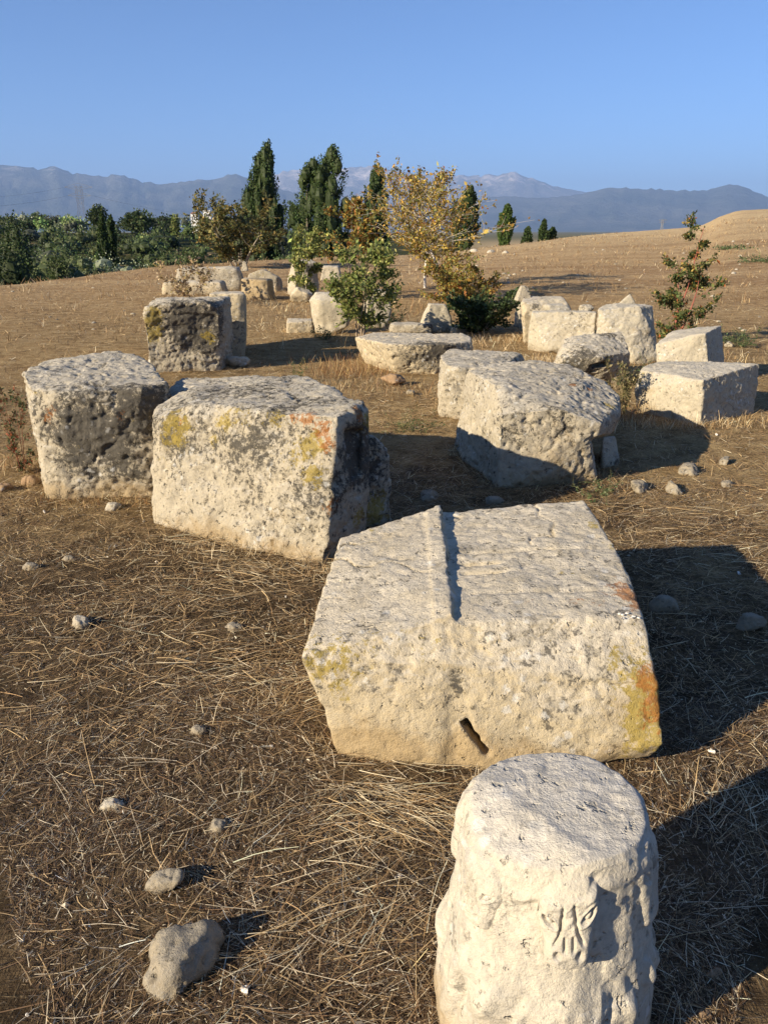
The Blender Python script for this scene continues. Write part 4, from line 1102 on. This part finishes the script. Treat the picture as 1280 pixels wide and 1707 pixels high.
# ------------------------------------------------------------------ plants
def tube(pts, rad, sides=6):
    pts = np.asarray(pts, float); m = len(pts)
    V = np.empty((m, sides, 3))
    tg = np.gradient(pts, axis=0); tg /= np.linalg.norm(tg, axis=1)[:, None] + 1e-9
    ref = np.array([.31, .95, .05]) if abs(tg[0, 0]) > .9 or abs(tg[0, 2]) > .5 else np.array([0, 0, 1.0])
    u = np.cross(tg, ref); u /= np.linalg.norm(u, axis=1)[:, None] + 1e-9
    v = np.cross(tg, u)
    for j in range(sides):
        a = 2 * math.pi * j / sides
        V[:, j] = pts + (u * math.cos(a) + v * math.sin(a)) * np.asarray(rad)[:, None]
    F = []
    for i in range(m - 1):
        for j in range(sides):
            F.append((i * sides + j, i * sides + (j + 1) % sides, (i + 1) * sides + (j + 1) % sides, (i + 1) * sides + j))
    return V.reshape(-1, 3), np.array(F)
def leaf_quads(P, D, N, S, asp, col):
    D = D / (np.linalg.norm(D, axis=1)[:, None] + 1e-9)
    B = np.cross(D, N); B /= np.linalg.norm(B, axis=1)[:, None] + 1e-9
    Nn = np.cross(B, D)
    S = S[:, None]
    V = np.stack([P, P + D * S * .45 + B * S * asp * .5 + Nn * S * .06, P + D * S, P + D * S * .45 - B * S * asp * .5 + Nn * S * .06], 1)
    F = np.arange(len(P) * 4).reshape(-1, 4)
    return V.reshape(-1, 3), F, np.repeat(col, 4, axis=0)
def wobble_line(p, d, L, r, m=7, up=0.0, amt=.12):
    pts = [np.array(p, float)]; d = np.array(d, float); d /= np.linalg.norm(d)
    for k in range(m - 1):
        d = d + r.normal(0, amt, 3) + np.array([0, 0, up])
        d /= np.linalg.norm(d)
        pts.append(pts[-1] + d * L / (m - 1))
    return np.array(pts)
def woody_plant(name, label, cat, pos, H, Wd, cols, w, leaf=.05, nleaf=2000, stems=1, trunk=.02, clear=.15, nbr=16, prof=None, bark=(.30, .26, .20), seed=1, spread=.25, asp=.6, sub=5, jit=.3, group=None, lean=(0, 0), drop=.0):
    r = np.random.RandomState(seed)
    pos = np.array(pos, float)
    prof = prof or (lambda t: math.sin(math.pi * min(1, max(0, .12 + .88 * t))) ** .7)
    tubes = []; seg = []
    for s in range(stems):
        a = r.uniform(0, 6.28)
        off = np.array([math.cos(a), math.sin(a), 0]) * (Wd * .06 if stems > 1 else 0)
        d = np.array([math.cos(a) * spread * (stems > 1) + lean[0], math.sin(a) * spread * (stems > 1) + lean[1], 1.0])
        hh = H * (1 if s == 0 else r.uniform(.65, 1.0))
        line = wobble_line(off - np.array([0, 0, .05]), d, hh * .93, r, 9, .03, .07)
        tubes.append((line, trunk * np.linspace(1, .22, 9)))
        for b in range(max(3, nbr // stems)):
            tt = clear + (1 - clear) * (b + r.rand()) / max(3, nbr // stems)
            k = min(7.99, tt * 8); i = int(k); p0 = line[i] + (line[i + 1] - line[i]) * (k - i)
            lt = (p0[2]) / H
            rad = max(.06 * H, .5 * Wd * prof(lt)) * r.uniform(.6, 1.08)
            aa = r.uniform(0, 6.28)
            bd = np.array([math.cos(aa), math.sin(aa), r.uniform(.15, .8)])
            br = wobble_line(p0, bd, rad * 1.1, r, 6, .06, .13)
            tubes.append((br, max(.0022, trunk * .35 * (1 - .6 * tt)) * np.linspace(1, .3, 6)))
            for q in range(sub):
                i2 = r.randint(1, 5); p1 = br[i2] + (br[i2 + 1] - br[i2]) * r.rand()
                sd = (br[i2 + 1] - br[i2]); sd = sd / np.linalg.norm(sd) + r.normal(0, .7, 3) + np.array([0, 0, .15])
                sb = wobble_line(p1, sd, rad * r.uniform(.25, .55), r, 4, .05, .15)
                tubes.append((sb, max(.0014, trunk * .12) * np.linspace(1, .4, 4)))
                seg.append(sb)
            seg.append(br[2:]); seg.append(br[3:])
        seg.append(line[6:])
    allp = np.concatenate(seg)
    zs = H / max(1e-3, np.percentile(allp[:, 2], 99.3)); xs = Wd / max(1e-3, np.percentile(allp[:, 0], 98) - np.percentile(allp[:, 0], 2))
    xs = min(max(xs, .5), 1.8)
    sc_ = np.array([xs, xs, zs])
    seg = [q_ * sc_ for q_ in seg]; tubes = [(p_ * sc_, r_) for p_, r_ in tubes]
    # crown
    seg_i = r.randint(0, len(seg), nleaf)
    P = np.empty((nleaf, 3)); D = np.empty((nleaf, 3))
    for n_, si in enumerate(seg_i):
        sgm = seg[si]; k = r.rand() * (len(sgm) - 1.001); i = int(k)
        P[n_] = sgm[i] + (sgm[i + 1] - sgm[i]) * (k - i); D[n_] = sgm[i + 1] - sgm[i]
    P += r.normal(0, leaf * .5, P.shape)
    D = D / (np.linalg.norm(D, axis=1)[:, None] + 1e-9) * .6 + r.normal(0, .6, D.shape) - np.array([0, 0, drop])
    Nn = r.normal(0, .7, P.shape) + np.array([0, 0, .5]) + P / (np.abs(P).max() + 1e-6) * .4
    keep = P[:, 2] > .03 * H
    P, D, Nn = P[keep], D[keep], Nn[keep]
    tint = fbm(P * (3.0 / max(H, .3)) + seed, 2)
    col = palette(len(P), cols, w, jit, r) * (1 + .3 * tint)[:, None]
    root = empty(name, tuple(pos)); tag(root, label, cat, group)
    V, F, C = leaf_quads(P, D, Nn, leaf * np.exp(r.normal(0, .25, len(P))), asp, np.clip(col, 0, 1))
    obj('crown', mesh_np('crown', V, F, M_LEAF, False, C), root)
    Vs, Fs, o = [], [], 0
    for pts, rad in tubes:
        v, f = tube(pts, rad, 6 if rad[0] > .008 else 4)
        Vs.append(v); Fs.append(f + o); o += len(v)
    Vt = np.concatenate(Vs)
    bc = np.array(bark)[None] * (1 + .35 * fbm(Vt * 14, 3))[:, None]
    obj('trunk', mesh_np('trunk', Vt, np.concatenate(Fs), M_BARK, True, np.clip(bc, 0, 1)), root)
    return root
def plant_px(name, label, cat, px, pbase, ptop, pw, Y=None, **kw):
    p = PG(px, pbase) if Y is None else None
    if p is None:
        q = PY(px, HOR, Y); p = np.array([q[0], Y, gz(q[0], Y)])
    else:
        p[2] = gz(p[0], p[1])
    zt = PY(px, ptop, p[1])[2]
    return woody_plant(name, label, cat, p, zt - p[2], pw / 1412 * p[1], **kw)
AUT = [(.34, .205, .045), (.40, .29, .065), (.24, .22, .055), (.27, .11, .03), (.13, .14, .04)]
YGR = [(.16, .20, .05), (.26, .27, .075), (.10, .13, .04), (.34, .31, .11)]
DGR = [(.028, .05, .017), (.045, .07, .022), (.06, .085, .025), (.09, .10, .035)]
OLV = [(.10, .11, .035), (.16, .14, .045), (.07, .08, .03), (.24, .17, .05)]
DRY = [(.33, .24, .13), (.42, .32, .19), (.22, .15, .08), (.30, .24, .09)]
WHB = (.58, .52, .44)
plant_px('autumn_tree', 'slender autumn tree with a white trunk and yellow brown leaves, left of two', 'tree', 708, 480, 283, 108, cols=AUT, w=(.3, .25, .25, .12, .08), leaf=.085, nleaf=4000, trunk=.042, clear=.30, nbr=44, bark=WHB, seed=4, sub=5, lean=(-.05, 0), prof=lambda t: .25 + .75 * math.sin(math.pi * min(1, t)) ** .6)
plant_px('autumn_tree', 'autumn tree with golden leaves and a thin white stem, right of two', 'tree', 756, 500, 282, 180, cols=AUT, w=(.3, .35, .22, .05, .08), leaf=.072, nleaf=5600, trunk=.032, clear=.28, nbr=52, bark=WHB, seed=9, sub=6, lean=(.03, 0), prof=lambda t: .2 + .8 * math.sin(math.pi * min(1, max(0, t - .1))) ** .7)
plant_px('autumn_sapling', 'small dark orange leaved tree left of the white trunked autumn tree', 'tree', 586, 490, 334, 80, cols=AUT, w=(.15, .1, .25, .25, .25), leaf=.085, nleaf=2600, trunk=.03, clear=.35, nbr=18, seed=12, bark=(.2, .16, .12))
plant_px('brown_brush', 'low tangle of brown and yellow brush under the autumn trees', 'shrub', 780, 512, 432, 110, cols=AUT, w=(.2, .15, .35, .15, .15), leaf=.06, nleaf=6500, stems=9, trunk=.016, clear=.1, nbr=35, seed=14, spread=.55, bark=(.3, .22, .15))
plant_px('green_shrub', 'light green leafy shrub in front of the round topped boulder', 'shrub', 600, 572, 410, 100, cols=YGR, w=(.35, .3, .2, .15), leaf=.055, nleaf=6500, stems=5, trunk=.016, clear=.22, nbr=36, seed=16, spread=.16, bark=(.33, .25, .17))
plant_px('yellow_green_sapling', 'yellow green sapling in front of the tall standing block', 'shrub', 510, 500, 380, 44, cols=YGR, w=(.25, .35, .2, .2), leaf=.075, nleaf=2800, stems=3, trunk=.02, clear=.15, nbr=22, seed=18, spread=.12)
plant_px('olive_bush', 'big bronze green bush in front of the left poplar', 'bush', 395, 446, 328, 135, Y=37, cols=OLV, w=(.3, .3, .2, .2), leaf=.13, nleaf=8000, stems=9, trunk=.05, clear=.1, nbr=40, seed=20, spread=.5)
plant_px('dark_green_bush', 'low dark green bush right of the autumn trees', 'bush', 798, 553, 484, 105, cols=DGR, w=(.35, .3, .25, .1), leaf=.06, nleaf=6000, stems=10, trunk=.014, clear=.05, nbr=48, seed=22, spread=.9)
plant_px('dry_shrub', 'small dry leaved shrub by the left rear slabs', 'shrub', 305, 508, 430, 95, cols=DRY, w=(.3, .3, .2, .2), leaf=.07, nleaf=900, stems=6, trunk=.012, clear=.15, nbr=22, seed=24, spread=.7, bark=(.4, .3, .2))
plant_px('red_stemmed_sapling', 'thin sapling with red stems and green leaves beside the tilted pale block', 'sapling', 1124, 572, 364, 88, cols=[(.06, .085, .025), (.12, .13, .04), (.30, .10, .03), (.26, .19, .05)], w=(.5, .30, .05, .15), leaf=.045, nleaf=4800, stems=3, trunk=.015, clear=.10, nbr=30, seed=26, spread=.10, bark=(.30, .10, .07), prof=lambda t: .25 + .75 * (1 - t) ** .6)
plant_px('red_weed', 'bushy weed with red stalks against the left side of the leftmost near block', 'weed', 40, 790, 640, 50, cols=[(.07, .09, .035), (.12, .13, .06), (.25, .08, .04), (.2, .14, .07)], w=(.4, .25, .15, .2), leaf=.02, nleaf=1300, stems=6, trunk=.004, clear=.05, nbr=36, seed=28, spread=.3, bark=(.22, .08, .05))
plant_px('seeding_weed', 'straggly seeding weed in the gap between the hollowed boulder and the hewn block', 'weed', 1034, 690, 604, 50, cols=[(.14, .13, .05), (.22, .18, .08), (.3, .24, .14), (.08, .09, .04)], w=(.35, .3, .15, .2), leaf=.022, nleaf=1500, stems=9, trunk=.004, clear=.1, nbr=45, seed=30, spread=.3, bark=(.25, .19, .1))
for px, pb, pt, w_, n_, sd, lab in ((1232, 578, 547, 60, 900, 41, 'low green weed patch right of the tilted pale block'), (690, 716, 684, 95, 600, 42, 'sparse green weed in front of the low flat block'), (1000, 832, 803, 62, 900, 43, 'small grey green weed at the foot of the freckled block'),
                                   (540, 566, 545, 36, 420, 44, 'small green plant at the foot of the round topped boulder'), (497, 640, 600, 20, 160, 45, 'thin green seedling in the shadow right of the tall black blotched block'), (655, 540, 515, 40, 400, 46, 'small green plant behind the cornice slab'),
                                   (1210, 416, 409, 56, 500, 47, 'far green weed patch on the field, upper'), (1262, 437, 427, 60, 600, 48, 'far green weed patch on the field, at the right edge'), (1080, 640, 600, 30, 260, 49, 'grey green sprig left of the hewn block')):
    Yb = PG(px, pb)[1]
    plant_px('green_weed', lab, 'weed', px, pb, pt, w_, cols=[(.06, .095, .035), (.10, .13, .05), (.15, .16, .08)], w=(.45, .35, .2), leaf=max(.014, .0022 * Yb), nleaf=n_, stems=12, trunk=.003, clear=.02, nbr=48, seed=sd, spread=1.1, bark=(.12, .12, .05), sub=2)

# ------------------------------------------------------------------ poplars and valley trees
def _quad_sphere():
    V = {}; F = []
    def vid(p):
        k = tuple(np.round(p, 4))
        if k not in V: V[k] = len(V)
        return V[k]
    for ax in range(3):
        for sg in (-1, 1):
            for i in range(2):
                for j in range(2):
                    q = []
                    for a, b in ((i, j), (i + 1, j), (i + 1, j + 1), (i, j + 1)):
                        p = np.zeros(3); p[ax] = sg; p[(ax + 1) % 3] = (a - 1); p[(ax + 2) % 3] = (b - 1) * sg
                        q.append(vid(p))
                    F.append(q)
    P = np.array(list(V.keys())); P /= np.linalg.norm(P, axis=1)[:, None]
    return P, np.array(F)
QSV, QSF = _quad_sphere()
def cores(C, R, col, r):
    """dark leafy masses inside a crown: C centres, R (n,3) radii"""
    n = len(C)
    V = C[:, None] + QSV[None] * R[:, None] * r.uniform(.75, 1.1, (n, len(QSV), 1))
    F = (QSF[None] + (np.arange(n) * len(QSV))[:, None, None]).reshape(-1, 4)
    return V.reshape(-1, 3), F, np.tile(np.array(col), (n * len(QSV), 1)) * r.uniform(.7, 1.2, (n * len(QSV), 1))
POP = [(.030, .055, .016), (.050, .085, .022), (.080, .115, .032), (.11, .13, .045)]
def poplar(label, px, ptop, pw, Y, seed, forks=2, group=None, lean=.045, cols=POP, w=(.35, .35, .22, .08), dens=1.0, name='poplar_tree'):
    r = np.random.RandomState(seed)
    q = PY(px, HOR, Y); base = np.array([q[0], Y, gz(q[0], Y)])
    H = PY(px, ptop, Y)[2] - base[2]; Wd = pw / 1412 * Y
    s = Y / 1412 * 3.0
    plumes = []
    tops = [((f - (forks - 1) / 2) * Wd * .17 if forks > 1 else 0, H * (1 if f == forks - 1 else r.uniform(.90, .97))) for f in range(forks)]
    n = int(120 + 30 * forks)
    for b in range(n):
        t = ((b + r.rand()) / n) ** 1.1
        fx, fh = tops[r.randint(forks)]
        a = r.uniform(0, 6.28)
        env = .58 * Wd * min(1, .6 + 1.4 * t) * (1 - max(0, (t - .55) / .47)) ** .65
        if forks > 1: env *= 1 - .35 * sstep(.5, .9, t)
        z0 = .03 * H + t * fh * .84
        ln = fh * (.16 * (1 - t) + .11)
        rad = env * r.uniform(.25, 1.0) ** .6
        sp = fx * sstep(.25, .8, t)
        p0 = np.array([sp + math.cos(a) * rad * .6 + lean * z0, math.sin(a) * rad * .6, z0])
        p1 = np.array([sp + math.cos(a) * rad + lean * (z0 + ln) + .05 * ln, math.sin(a) * rad, min(fh, z0 + ln)])
        plumes.append((p0, p1))
    per = int(140 * dens)
    P = []; D = []; Nn = []
    for p0, p1 in plumes:
        t = r.rand(per); w_ = Wd * .10 * np.sin(np.pi * np.clip(t * .86 + .12, 0, 1)) ** .8
        c = p0 + (p1 - p0) * t[:, None]
        o = r.normal(0, 1, (per, 3)); o[:, 2] *= .5; o /= np.linalg.norm(o, axis=1)[:, None]
        P.append(c + o * (w_ * r.rand(per) ** .5)[:, None]); D.append((p1 - p0) / np.linalg.norm(p1 - p0) + r.normal(0, .5, (per, 3))); Nn.append(o + r.normal(0, .5, (per, 3)))
    P = np.concatenate(P); D = np.concatenate(D); Nn = np.concatenate(Nn)
    k = P[:, 2] > .02 * H; P, D, Nn = P[k], D[k], Nn[k]
    col = palette(len(P), cols, w, .28, r)
    root = empty(name, tuple(base)); tag(root, label, 'tree', group)
    cc = np.array([a_ + (b_ - a_) * .5 for a_, b_ in plumes[::2]]); hl = np.array([np.linalg.norm(b_ - a_) for a_, b_ in plumes[::2]])
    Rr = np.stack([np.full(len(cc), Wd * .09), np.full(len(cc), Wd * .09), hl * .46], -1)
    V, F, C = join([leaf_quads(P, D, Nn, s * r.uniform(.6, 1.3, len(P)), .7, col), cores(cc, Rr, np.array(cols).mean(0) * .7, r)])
    obj('crown', mesh_np('crown', V, F, M_LEAF, False, C), root)
    Vs, Fs, o = [], [], 0
    for f in range(forks):
        fx = (f - (forks - 1) / 2) * Wd * .42 if forks > 1 else 0
        v, fc_ = tube(np.array([[fx * .3, 0, -.3], [fx * .15, 0, H * .25], [fx * .5 + lean * H * .5, 0, H * .5], [fx * .55 + lean * H * .8, 0, H * .8]]), np.array([.018, .013, .008, .002]) * H, 7)
        Vs.append(v); Fs.append(fc_ + o); o += len(v)
    Vt = np.concatenate(Vs)
    obj('trunk', mesh_np('trunk', Vt, np.concatenate(Fs), M_BARK, True, np.tile((.16, .13, .10), (len(Vt), 1))), root)
    return root
poplar('tall dense poplar behind the bronze green bush, leftmost of the big three', 430, 224, 74, 78, 101, 2)
poplar('broad many topped poplar in the centre, widest of the row', 528, 234, 102, 74, 102, 3)
poplar('slim poplar partly hidden by the small orange leaved tree', 618, 267, 52, 84, 103, 1)
poplar('dark poplar behind the golden autumn tree', 772, 306, 44, 80, 104, 2)
poplar('bright green poplar just right of the autumn trees', 840, 339, 26, 105, 105, 1, dens=0.5, cols=[(.05, .09, .02), (.08, .13, .03), (.12, .16, .045)], w=(.4, .4, .2))
poplar('small rounded poplar at the field edge, leftmost of the far three', 877, 378, 16, 130, 106, 1, dens=0.3)
poplar('small pointed poplar at the field edge, middle of the far three', 904, 365, 15, 130, 107, 1, dens=0.3)
poplar('short poplar at the field edge, rightmost of the far three', 919, 379, 15, 132, 108, 1, dens=0.3)
def crown_leaves(c, rx, rz, n, s, r, cols, w, lobes=7):
    L = r.normal(0, 1, (lobes, 3)); L /= np.linalg.norm(L, axis=1)[:, None]
    L[:, 2] = np.abs(L[:, 2]) * .9 - .25
    L *= r.uniform(.35, .62, (lobes, 1)); R = r.uniform(.36, .58, lobes)
    k = r.randint(0, lobes, n)
    d = r.normal(0, 1, (n, 3)); d /= np.linalg.norm(d, axis=1)[:, None]
    U = L[k] + d * (R[k] * r.rand(n) ** .25)[:, None]
    P = np.array(c) + U * np.array([rx, rx, rz])
    tone = np.exp(r.normal(0, .16, lobes))[k]
    col = palette(n, cols, w, .22, r) * tone[:, None]
    Lq = leaf_quads(P, d + r.normal(0, .6, (n, 3)), d + r.normal(0, .45, (n, 3)), s * r.uniform(.6, 1.3, n), .75, np.clip(col, 0, 1))
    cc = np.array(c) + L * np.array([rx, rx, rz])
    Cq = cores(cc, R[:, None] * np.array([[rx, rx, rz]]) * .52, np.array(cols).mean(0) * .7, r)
    return join([Lq, Cq])
def valley_tree(label, px, ptop, pw, Y, seed, cols=DGR, w=(.35, .3, .25, .1), name='valley_tree', n=1500, lob=9):
    r = np.random.RandomState(seed)
    q = PY(px, HOR, Y); base = np.array([q[0], Y, gz(q[0], Y)])
    zt = PY(px, ptop, Y)[2]; H = zt - base[2]; Wd = pw / 1412 * Y
    root = empty(name, tuple(base)); tag(root, label, 'tree')
    V, F, C = crown_leaves((0, 0, H * .56), Wd * .52, H * .46, n, Y / 1412 * 4.2, r, cols, w, lob)
    obj('crown', mesh_np('crown', V, F, M_LEAF, False, C), root)
    v, f = tube(np.array([[0, 0, -.3], [.03 * H, 0, H * .3], [0, .02 * H, H * .7]]), np.array([.03, .022, .008]) * H, 7)
    obj('trunk', mesh_np('trunk', v, f, M_BARK, True, np.tile((.10, .08, .06), (len(v), 1))), root)
    return root
MID = [(.045, .07, .02), (.07, .095, .03), (.10, .12, .045), (.13, .13, .06)]
GRY = [(.07, .085, .05), (.11, .12, .08), (.15, .16, .11)]
valley_tree('large dark tree at the left edge behind the field crest', 22, 338, 75, 66, 201, n=2600)
valley_tree('dark spreading tree at the far left, lowest and nearest', 10, 378, 110, 45, 202, n=2600)
valley_tree('dark green tree right of the pair at the left edge', 84, 398, 62, 52, 203, MID, (.4, .3, .2, .1), n=2200)
poplar('dark columnar tree in the valley, left of a close pair', 164, 352, 20, 88, 204, 1, name='columnar_tree', dens=.8)
poplar('dark columnar tree in the valley, right of a close pair', 179, 356, 20, 90, 205, 1, name='columnar_tree', dens=.8)
valley_tree('rounded dark tree rising highest on the valley skyline', 168, 335, 36, 190, 206, n=1200)
valley_tree('broad dark tree on the valley skyline right of the highest one', 240, 343, 62, 185, 207, n=1500)
valley_tree('small pale lime tree alone on the valley skyline', 293, 345, 16, 170, 208, YGR, (.3, .3, .3, .1), n=500)
valley_tree('light green rounded bush below the valley skyline, left of the bronze bush', 275, 395, 52, 62, 209, MID, (.2, .4, .3, .1), n=1500)
valley_tree('mid green bush at the crest just left of the bronze bush', 318, 388, 62, 58, 210, MID, (.3, .35, .25, .1), n=1700)
# the rest of the wood reads as one mass
r = np.random.RandomState(300)
parts = []
for k in range(260):
    px = r.uniform(-120, 520)
    Y = 54 + 190 * r.rand() ** .85
    lim = np.interp(Y, [50, 80, 120, 170, 245], [428, 404, 380, 360, 349]) + r.normal(0, 5) + np.interp(px, [0, 100, 280, 520], [-3, 0, 8, 6])
    q = PY(px, HOR, Y); z0 = gz(q[0], Y)
    zmax = PY(px, lim, Y)[2] - z0
    H = min(r.uniform(3.0, 8.5), zmax)
    if H < 1.2: continue
    Wd = H * r.uniform(.8, 1.5)
    c_, w_ = [(DGR, (.35, .3, .25, .1)), (MID, (.35, .3, .25, .1)), (GRY, (.4, .4, .2)), (DGR, (.5, .3, .15, .05))][r.randint(4)]
    c_ = [tuple(np.array(x) * tn for x in [cc])[0] for tn in [math.exp(r.normal(.34, .5))] for cc in c_]
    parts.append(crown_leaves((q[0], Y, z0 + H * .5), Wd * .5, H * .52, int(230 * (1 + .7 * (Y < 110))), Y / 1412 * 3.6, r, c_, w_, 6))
V, F, C = join(parts)
tag(obj('woodland', mesh_np('woodland', V, F, M_LEAF, False, C)), 'wooded valley of olives and scrub left of the poplars', 'woodland', kind='stuff')

# ------------------------------------------------------------------ far buildings, pylons, wires
M_STEEL = plain('galvanised_steel', (.30, .30, .31), .6)
M_WALL = plain('white_render', (.72, .70, .66), .9, 2, .1)
M_ROOF = plain('roof_tile', (.34, .17, .11), .9, 3, .3)
M_GLASS = plain('dark_window', (.03, .035, .04), .2, 3, .1, .5)
def bars(segs, th):
    Vs, Fs, o = [], [], 0
    for a, b in segs:
        v, f = tube(np.array([a, b]), np.array([th, th]), 4)
        Vs.append(v); Fs.append(f + o); o += len(v)
    return np.concatenate(Vs), np.concatenate(Fs)
def pylon(label, px, ptop, Y):
    q = PY(px, HOR, Y); base = np.array([q[0], Y, gz(q[0], Y)]); H = PY(px, ptop, Y)[2] - base[2]
    root = empty('power_pylon', tuple(base)); tag(root, label, 'pylon')
    th = .00011 * Y
    def wid(t): return H * np.interp(t, [0, .6, .8, 1.0], [.13, .045, .055, .05])
    legs = []
    lv = np.linspace(0, 1, 9)
    cs = ((-1, -1), (1, -1), (1, 1), (-1, 1))
    seg = []
    for i in range(8):
        a, b = lv[i], lv[i + 1]
        for (x, y), (x2, y2) in zip(cs, cs[1:] + cs[:1]):
            seg.append((np.array([x * wid(a), y * wid(a), a * H]), np.array([x2 * wid(b), y2 * wid(b), b * H])))
            seg.append((np.array([x2 * wid(a), y2 * wid(a), a * H]), np.array([x * wid(b), y * wid(b), b * H])))
    for x, y in cs:
        v, f = bars([(np.array([x * wid(a), y * wid(a), a * H]), np.array([x * wid(b), y * wid(b), b * H])) for a, b in zip(lv[:-1], lv[1:])], th * 1.5)
        obj('leg', mesh_np('leg', v, f, M_STEEL), root)
    v, f = bars(seg, th); obj('lattice', mesh_np('lattice', v, f, M_STEEL), root)
    for z, wv in ((.82, .22), (.97, .27)):
        s2 = [(np.array([-wv * H, 0, z * H]), np.array([wv * H, 0, z * H])), (np.array([-wv * H, 0, z * H]), np.array([0, 0, (z + .07) * H])), (np.array([wv * H, 0, z * H]), np.array([0, 0, (z + .07) * H])), (np.array([-wv * H, 0, z * H]), np.array([0, 0, (z - .06) * H])), (np.array([wv * H, 0, z * H]), np.array([0, 0, (z - .06) * H]))]
        v, f = bars(s2, th * 1.3); obj('crossarm', mesh_np('crossarm', v, f, M_STEEL), root)
    return base, H
bA, hA = pylon('steel lattice pylon on the valley skyline at left', 140, 309, 650)
bB, hB = pylon('distant steel pylon between the two big poplars', 466, 342, 1500)
pylon('tiny far pylon above the field skyline near the red stemmed sapling', 1102, 366, 2200)
M_WIRE = plain('wire', (.10, .10, .11), .6)
def wire(a, b, sag, th, lab):
    T = np.linspace(0, 1, 25)
    pts = np.array(a)[None] * (1 - T)[:, None] + np.array(b)[None] * T[:, None]
    pts[:, 2] -= sag * 4 * T * (1 - T)
    v, f = tube(pts, np.full(25, th), 4)
    m_ = pts[12]
    tag(obj('power_line', mesh_np('power_line', v - m_, f, M_WIRE), loc=tuple(m_)), lab, 'power line', 'power lines')
pe = PY(-220, 345, 430)
wire(bA + np.array([-.2 * hA, 0, .82 * hA]), pe, 4, .04, 'power line running from the left pylon to the left edge, lower')
wire(bA + np.array([-.24 * hA, 0, .97 * hA]), pe + np.array([0, 0, 5]), 4, .03, 'power line running from the left pylon to the left edge, upper')
wire(bA + np.array([.22 * hA, 0, .82 * hA]), bB + np.array([-.2 * hB, 0, .8 * hB]), 12, .04, 'power line sagging right from the left pylon towards the distant one')
def house(label, px, pw, pbase, ptop, Y, roof=False, seed=0):
    x0 = PY(px - pw / 2, HOR, Y)[0]; x1 = PY(px + pw / 2, HOR, Y)[0]; z0 = PY(px, pbase, Y)[2]; z1 = PY(px, ptop, Y)[2]
    zf = gz((x0 + x1) / 2, Y)
    root = empty('house', ((x0 + x1) / 2, Y, zf)); tag(root, label, 'house')
    w, h, b = (x1 - x0) / 2, z1 - zf, z0 - zf
    def boxm(name, lo, hi, m, par):
        X = [(lo[0], hi[0])[i & 1] for i in range(8)]; Yb = [(lo[1], hi[1])[(i >> 1) & 1] for i in range(8)]; Zb = [(lo[2], hi[2])[i >> 2] for i in range(8)]
        return obj(name, mesh_np(name, np.stack([X, Yb, Zb], -1), np.array([[0, 2, 3, 1], [4, 5, 7, 6], [0, 1, 5, 4], [2, 6, 7, 3], [0, 4, 6, 2], [1, 3, 7, 5]]), m), par)
    wall = boxm('wall', (-w, 0, 0), (w, w * 1.4, h), M_WALL, root)
    fl = h - min(h, 3.0)
    for k in (-.55, 0, .55):
        boxm('window', (k * w - .12 * w, -.06, fl + .9), (k * w + .12 * w, .04, fl + 2.1), M_GLASS, root)
    if roof:
        V = np.array([[-w * 1.08, -.4, h], [w * 1.08, -.4, h], [w * 1.08, w * 1.4 + .4, h], [-w * 1.08, w * 1.4 + .4, h], [-w * .6, w * .7, h + w * .4], [w * .6, w * .7, h + w * .4]])
        obj('roof', mesh_np('roof', V, np.array([[0, 1, 5, 4], [2, 3, 4, 5], [1, 2, 5, 5], [3, 0, 4, 4]])[:2], M_ROOF), root)
        obj('roof', mesh_np('roof', V, np.array([[1, 2, 5], [3, 0, 4]]), M_ROOF), root)
    else:
        boxm('roof', (-w * 1.05, -.3, h), (w * 1.05, w * 1.4 + .3, h + .35), M_WALL, root)
house('small white house on the valley skyline left of the bronze bush', 347, 12, 359, 352, 330)
house('tiny white building between the two big poplars', 459, 8, 362, 352, 420)
house('low farmhouse roof on the valley skyline', 326, 12, 358, 356, 300, True)

# ------------------------------------------------------------------ haze
hv = NT('haze_air')
hv.n.remove(hv.b)
pv = hv.add('ShaderNodeVolumePrincipled')
pv.inputs['Color'].default_value = (0.33, 0.51, 0.90, 1)
pv.inputs['Density'].default_value = 4.6e-5
for _k in ('Density Attribute', 'Color Attribute', 'Temperature Attribute'):
    if _k in pv.inputs: pv.inputs[_k].default_value = ''
hv.m.cycles.homogeneous_volume = True
pv.inputs['Anisotropy'].default_value = 0.0
hv.l.new(pv.outputs[0], hv.n['Material Output'].inputs['Volume'])
bm = bmesh.new(); bmesh.ops.create_cube(bm, size=1.0)
hm = bpy.data.meshes.new('haze'); bm.to_mesh(hm); bm.free(); hm.materials.append(hv.m)
ho = obj('haze', hm, loc=(0, 0, 1180)); ho.scale = (92000, 92000, 2600)
tag(ho, 'pale blue haze in the air over the plain', 'haze', kind='stuff')
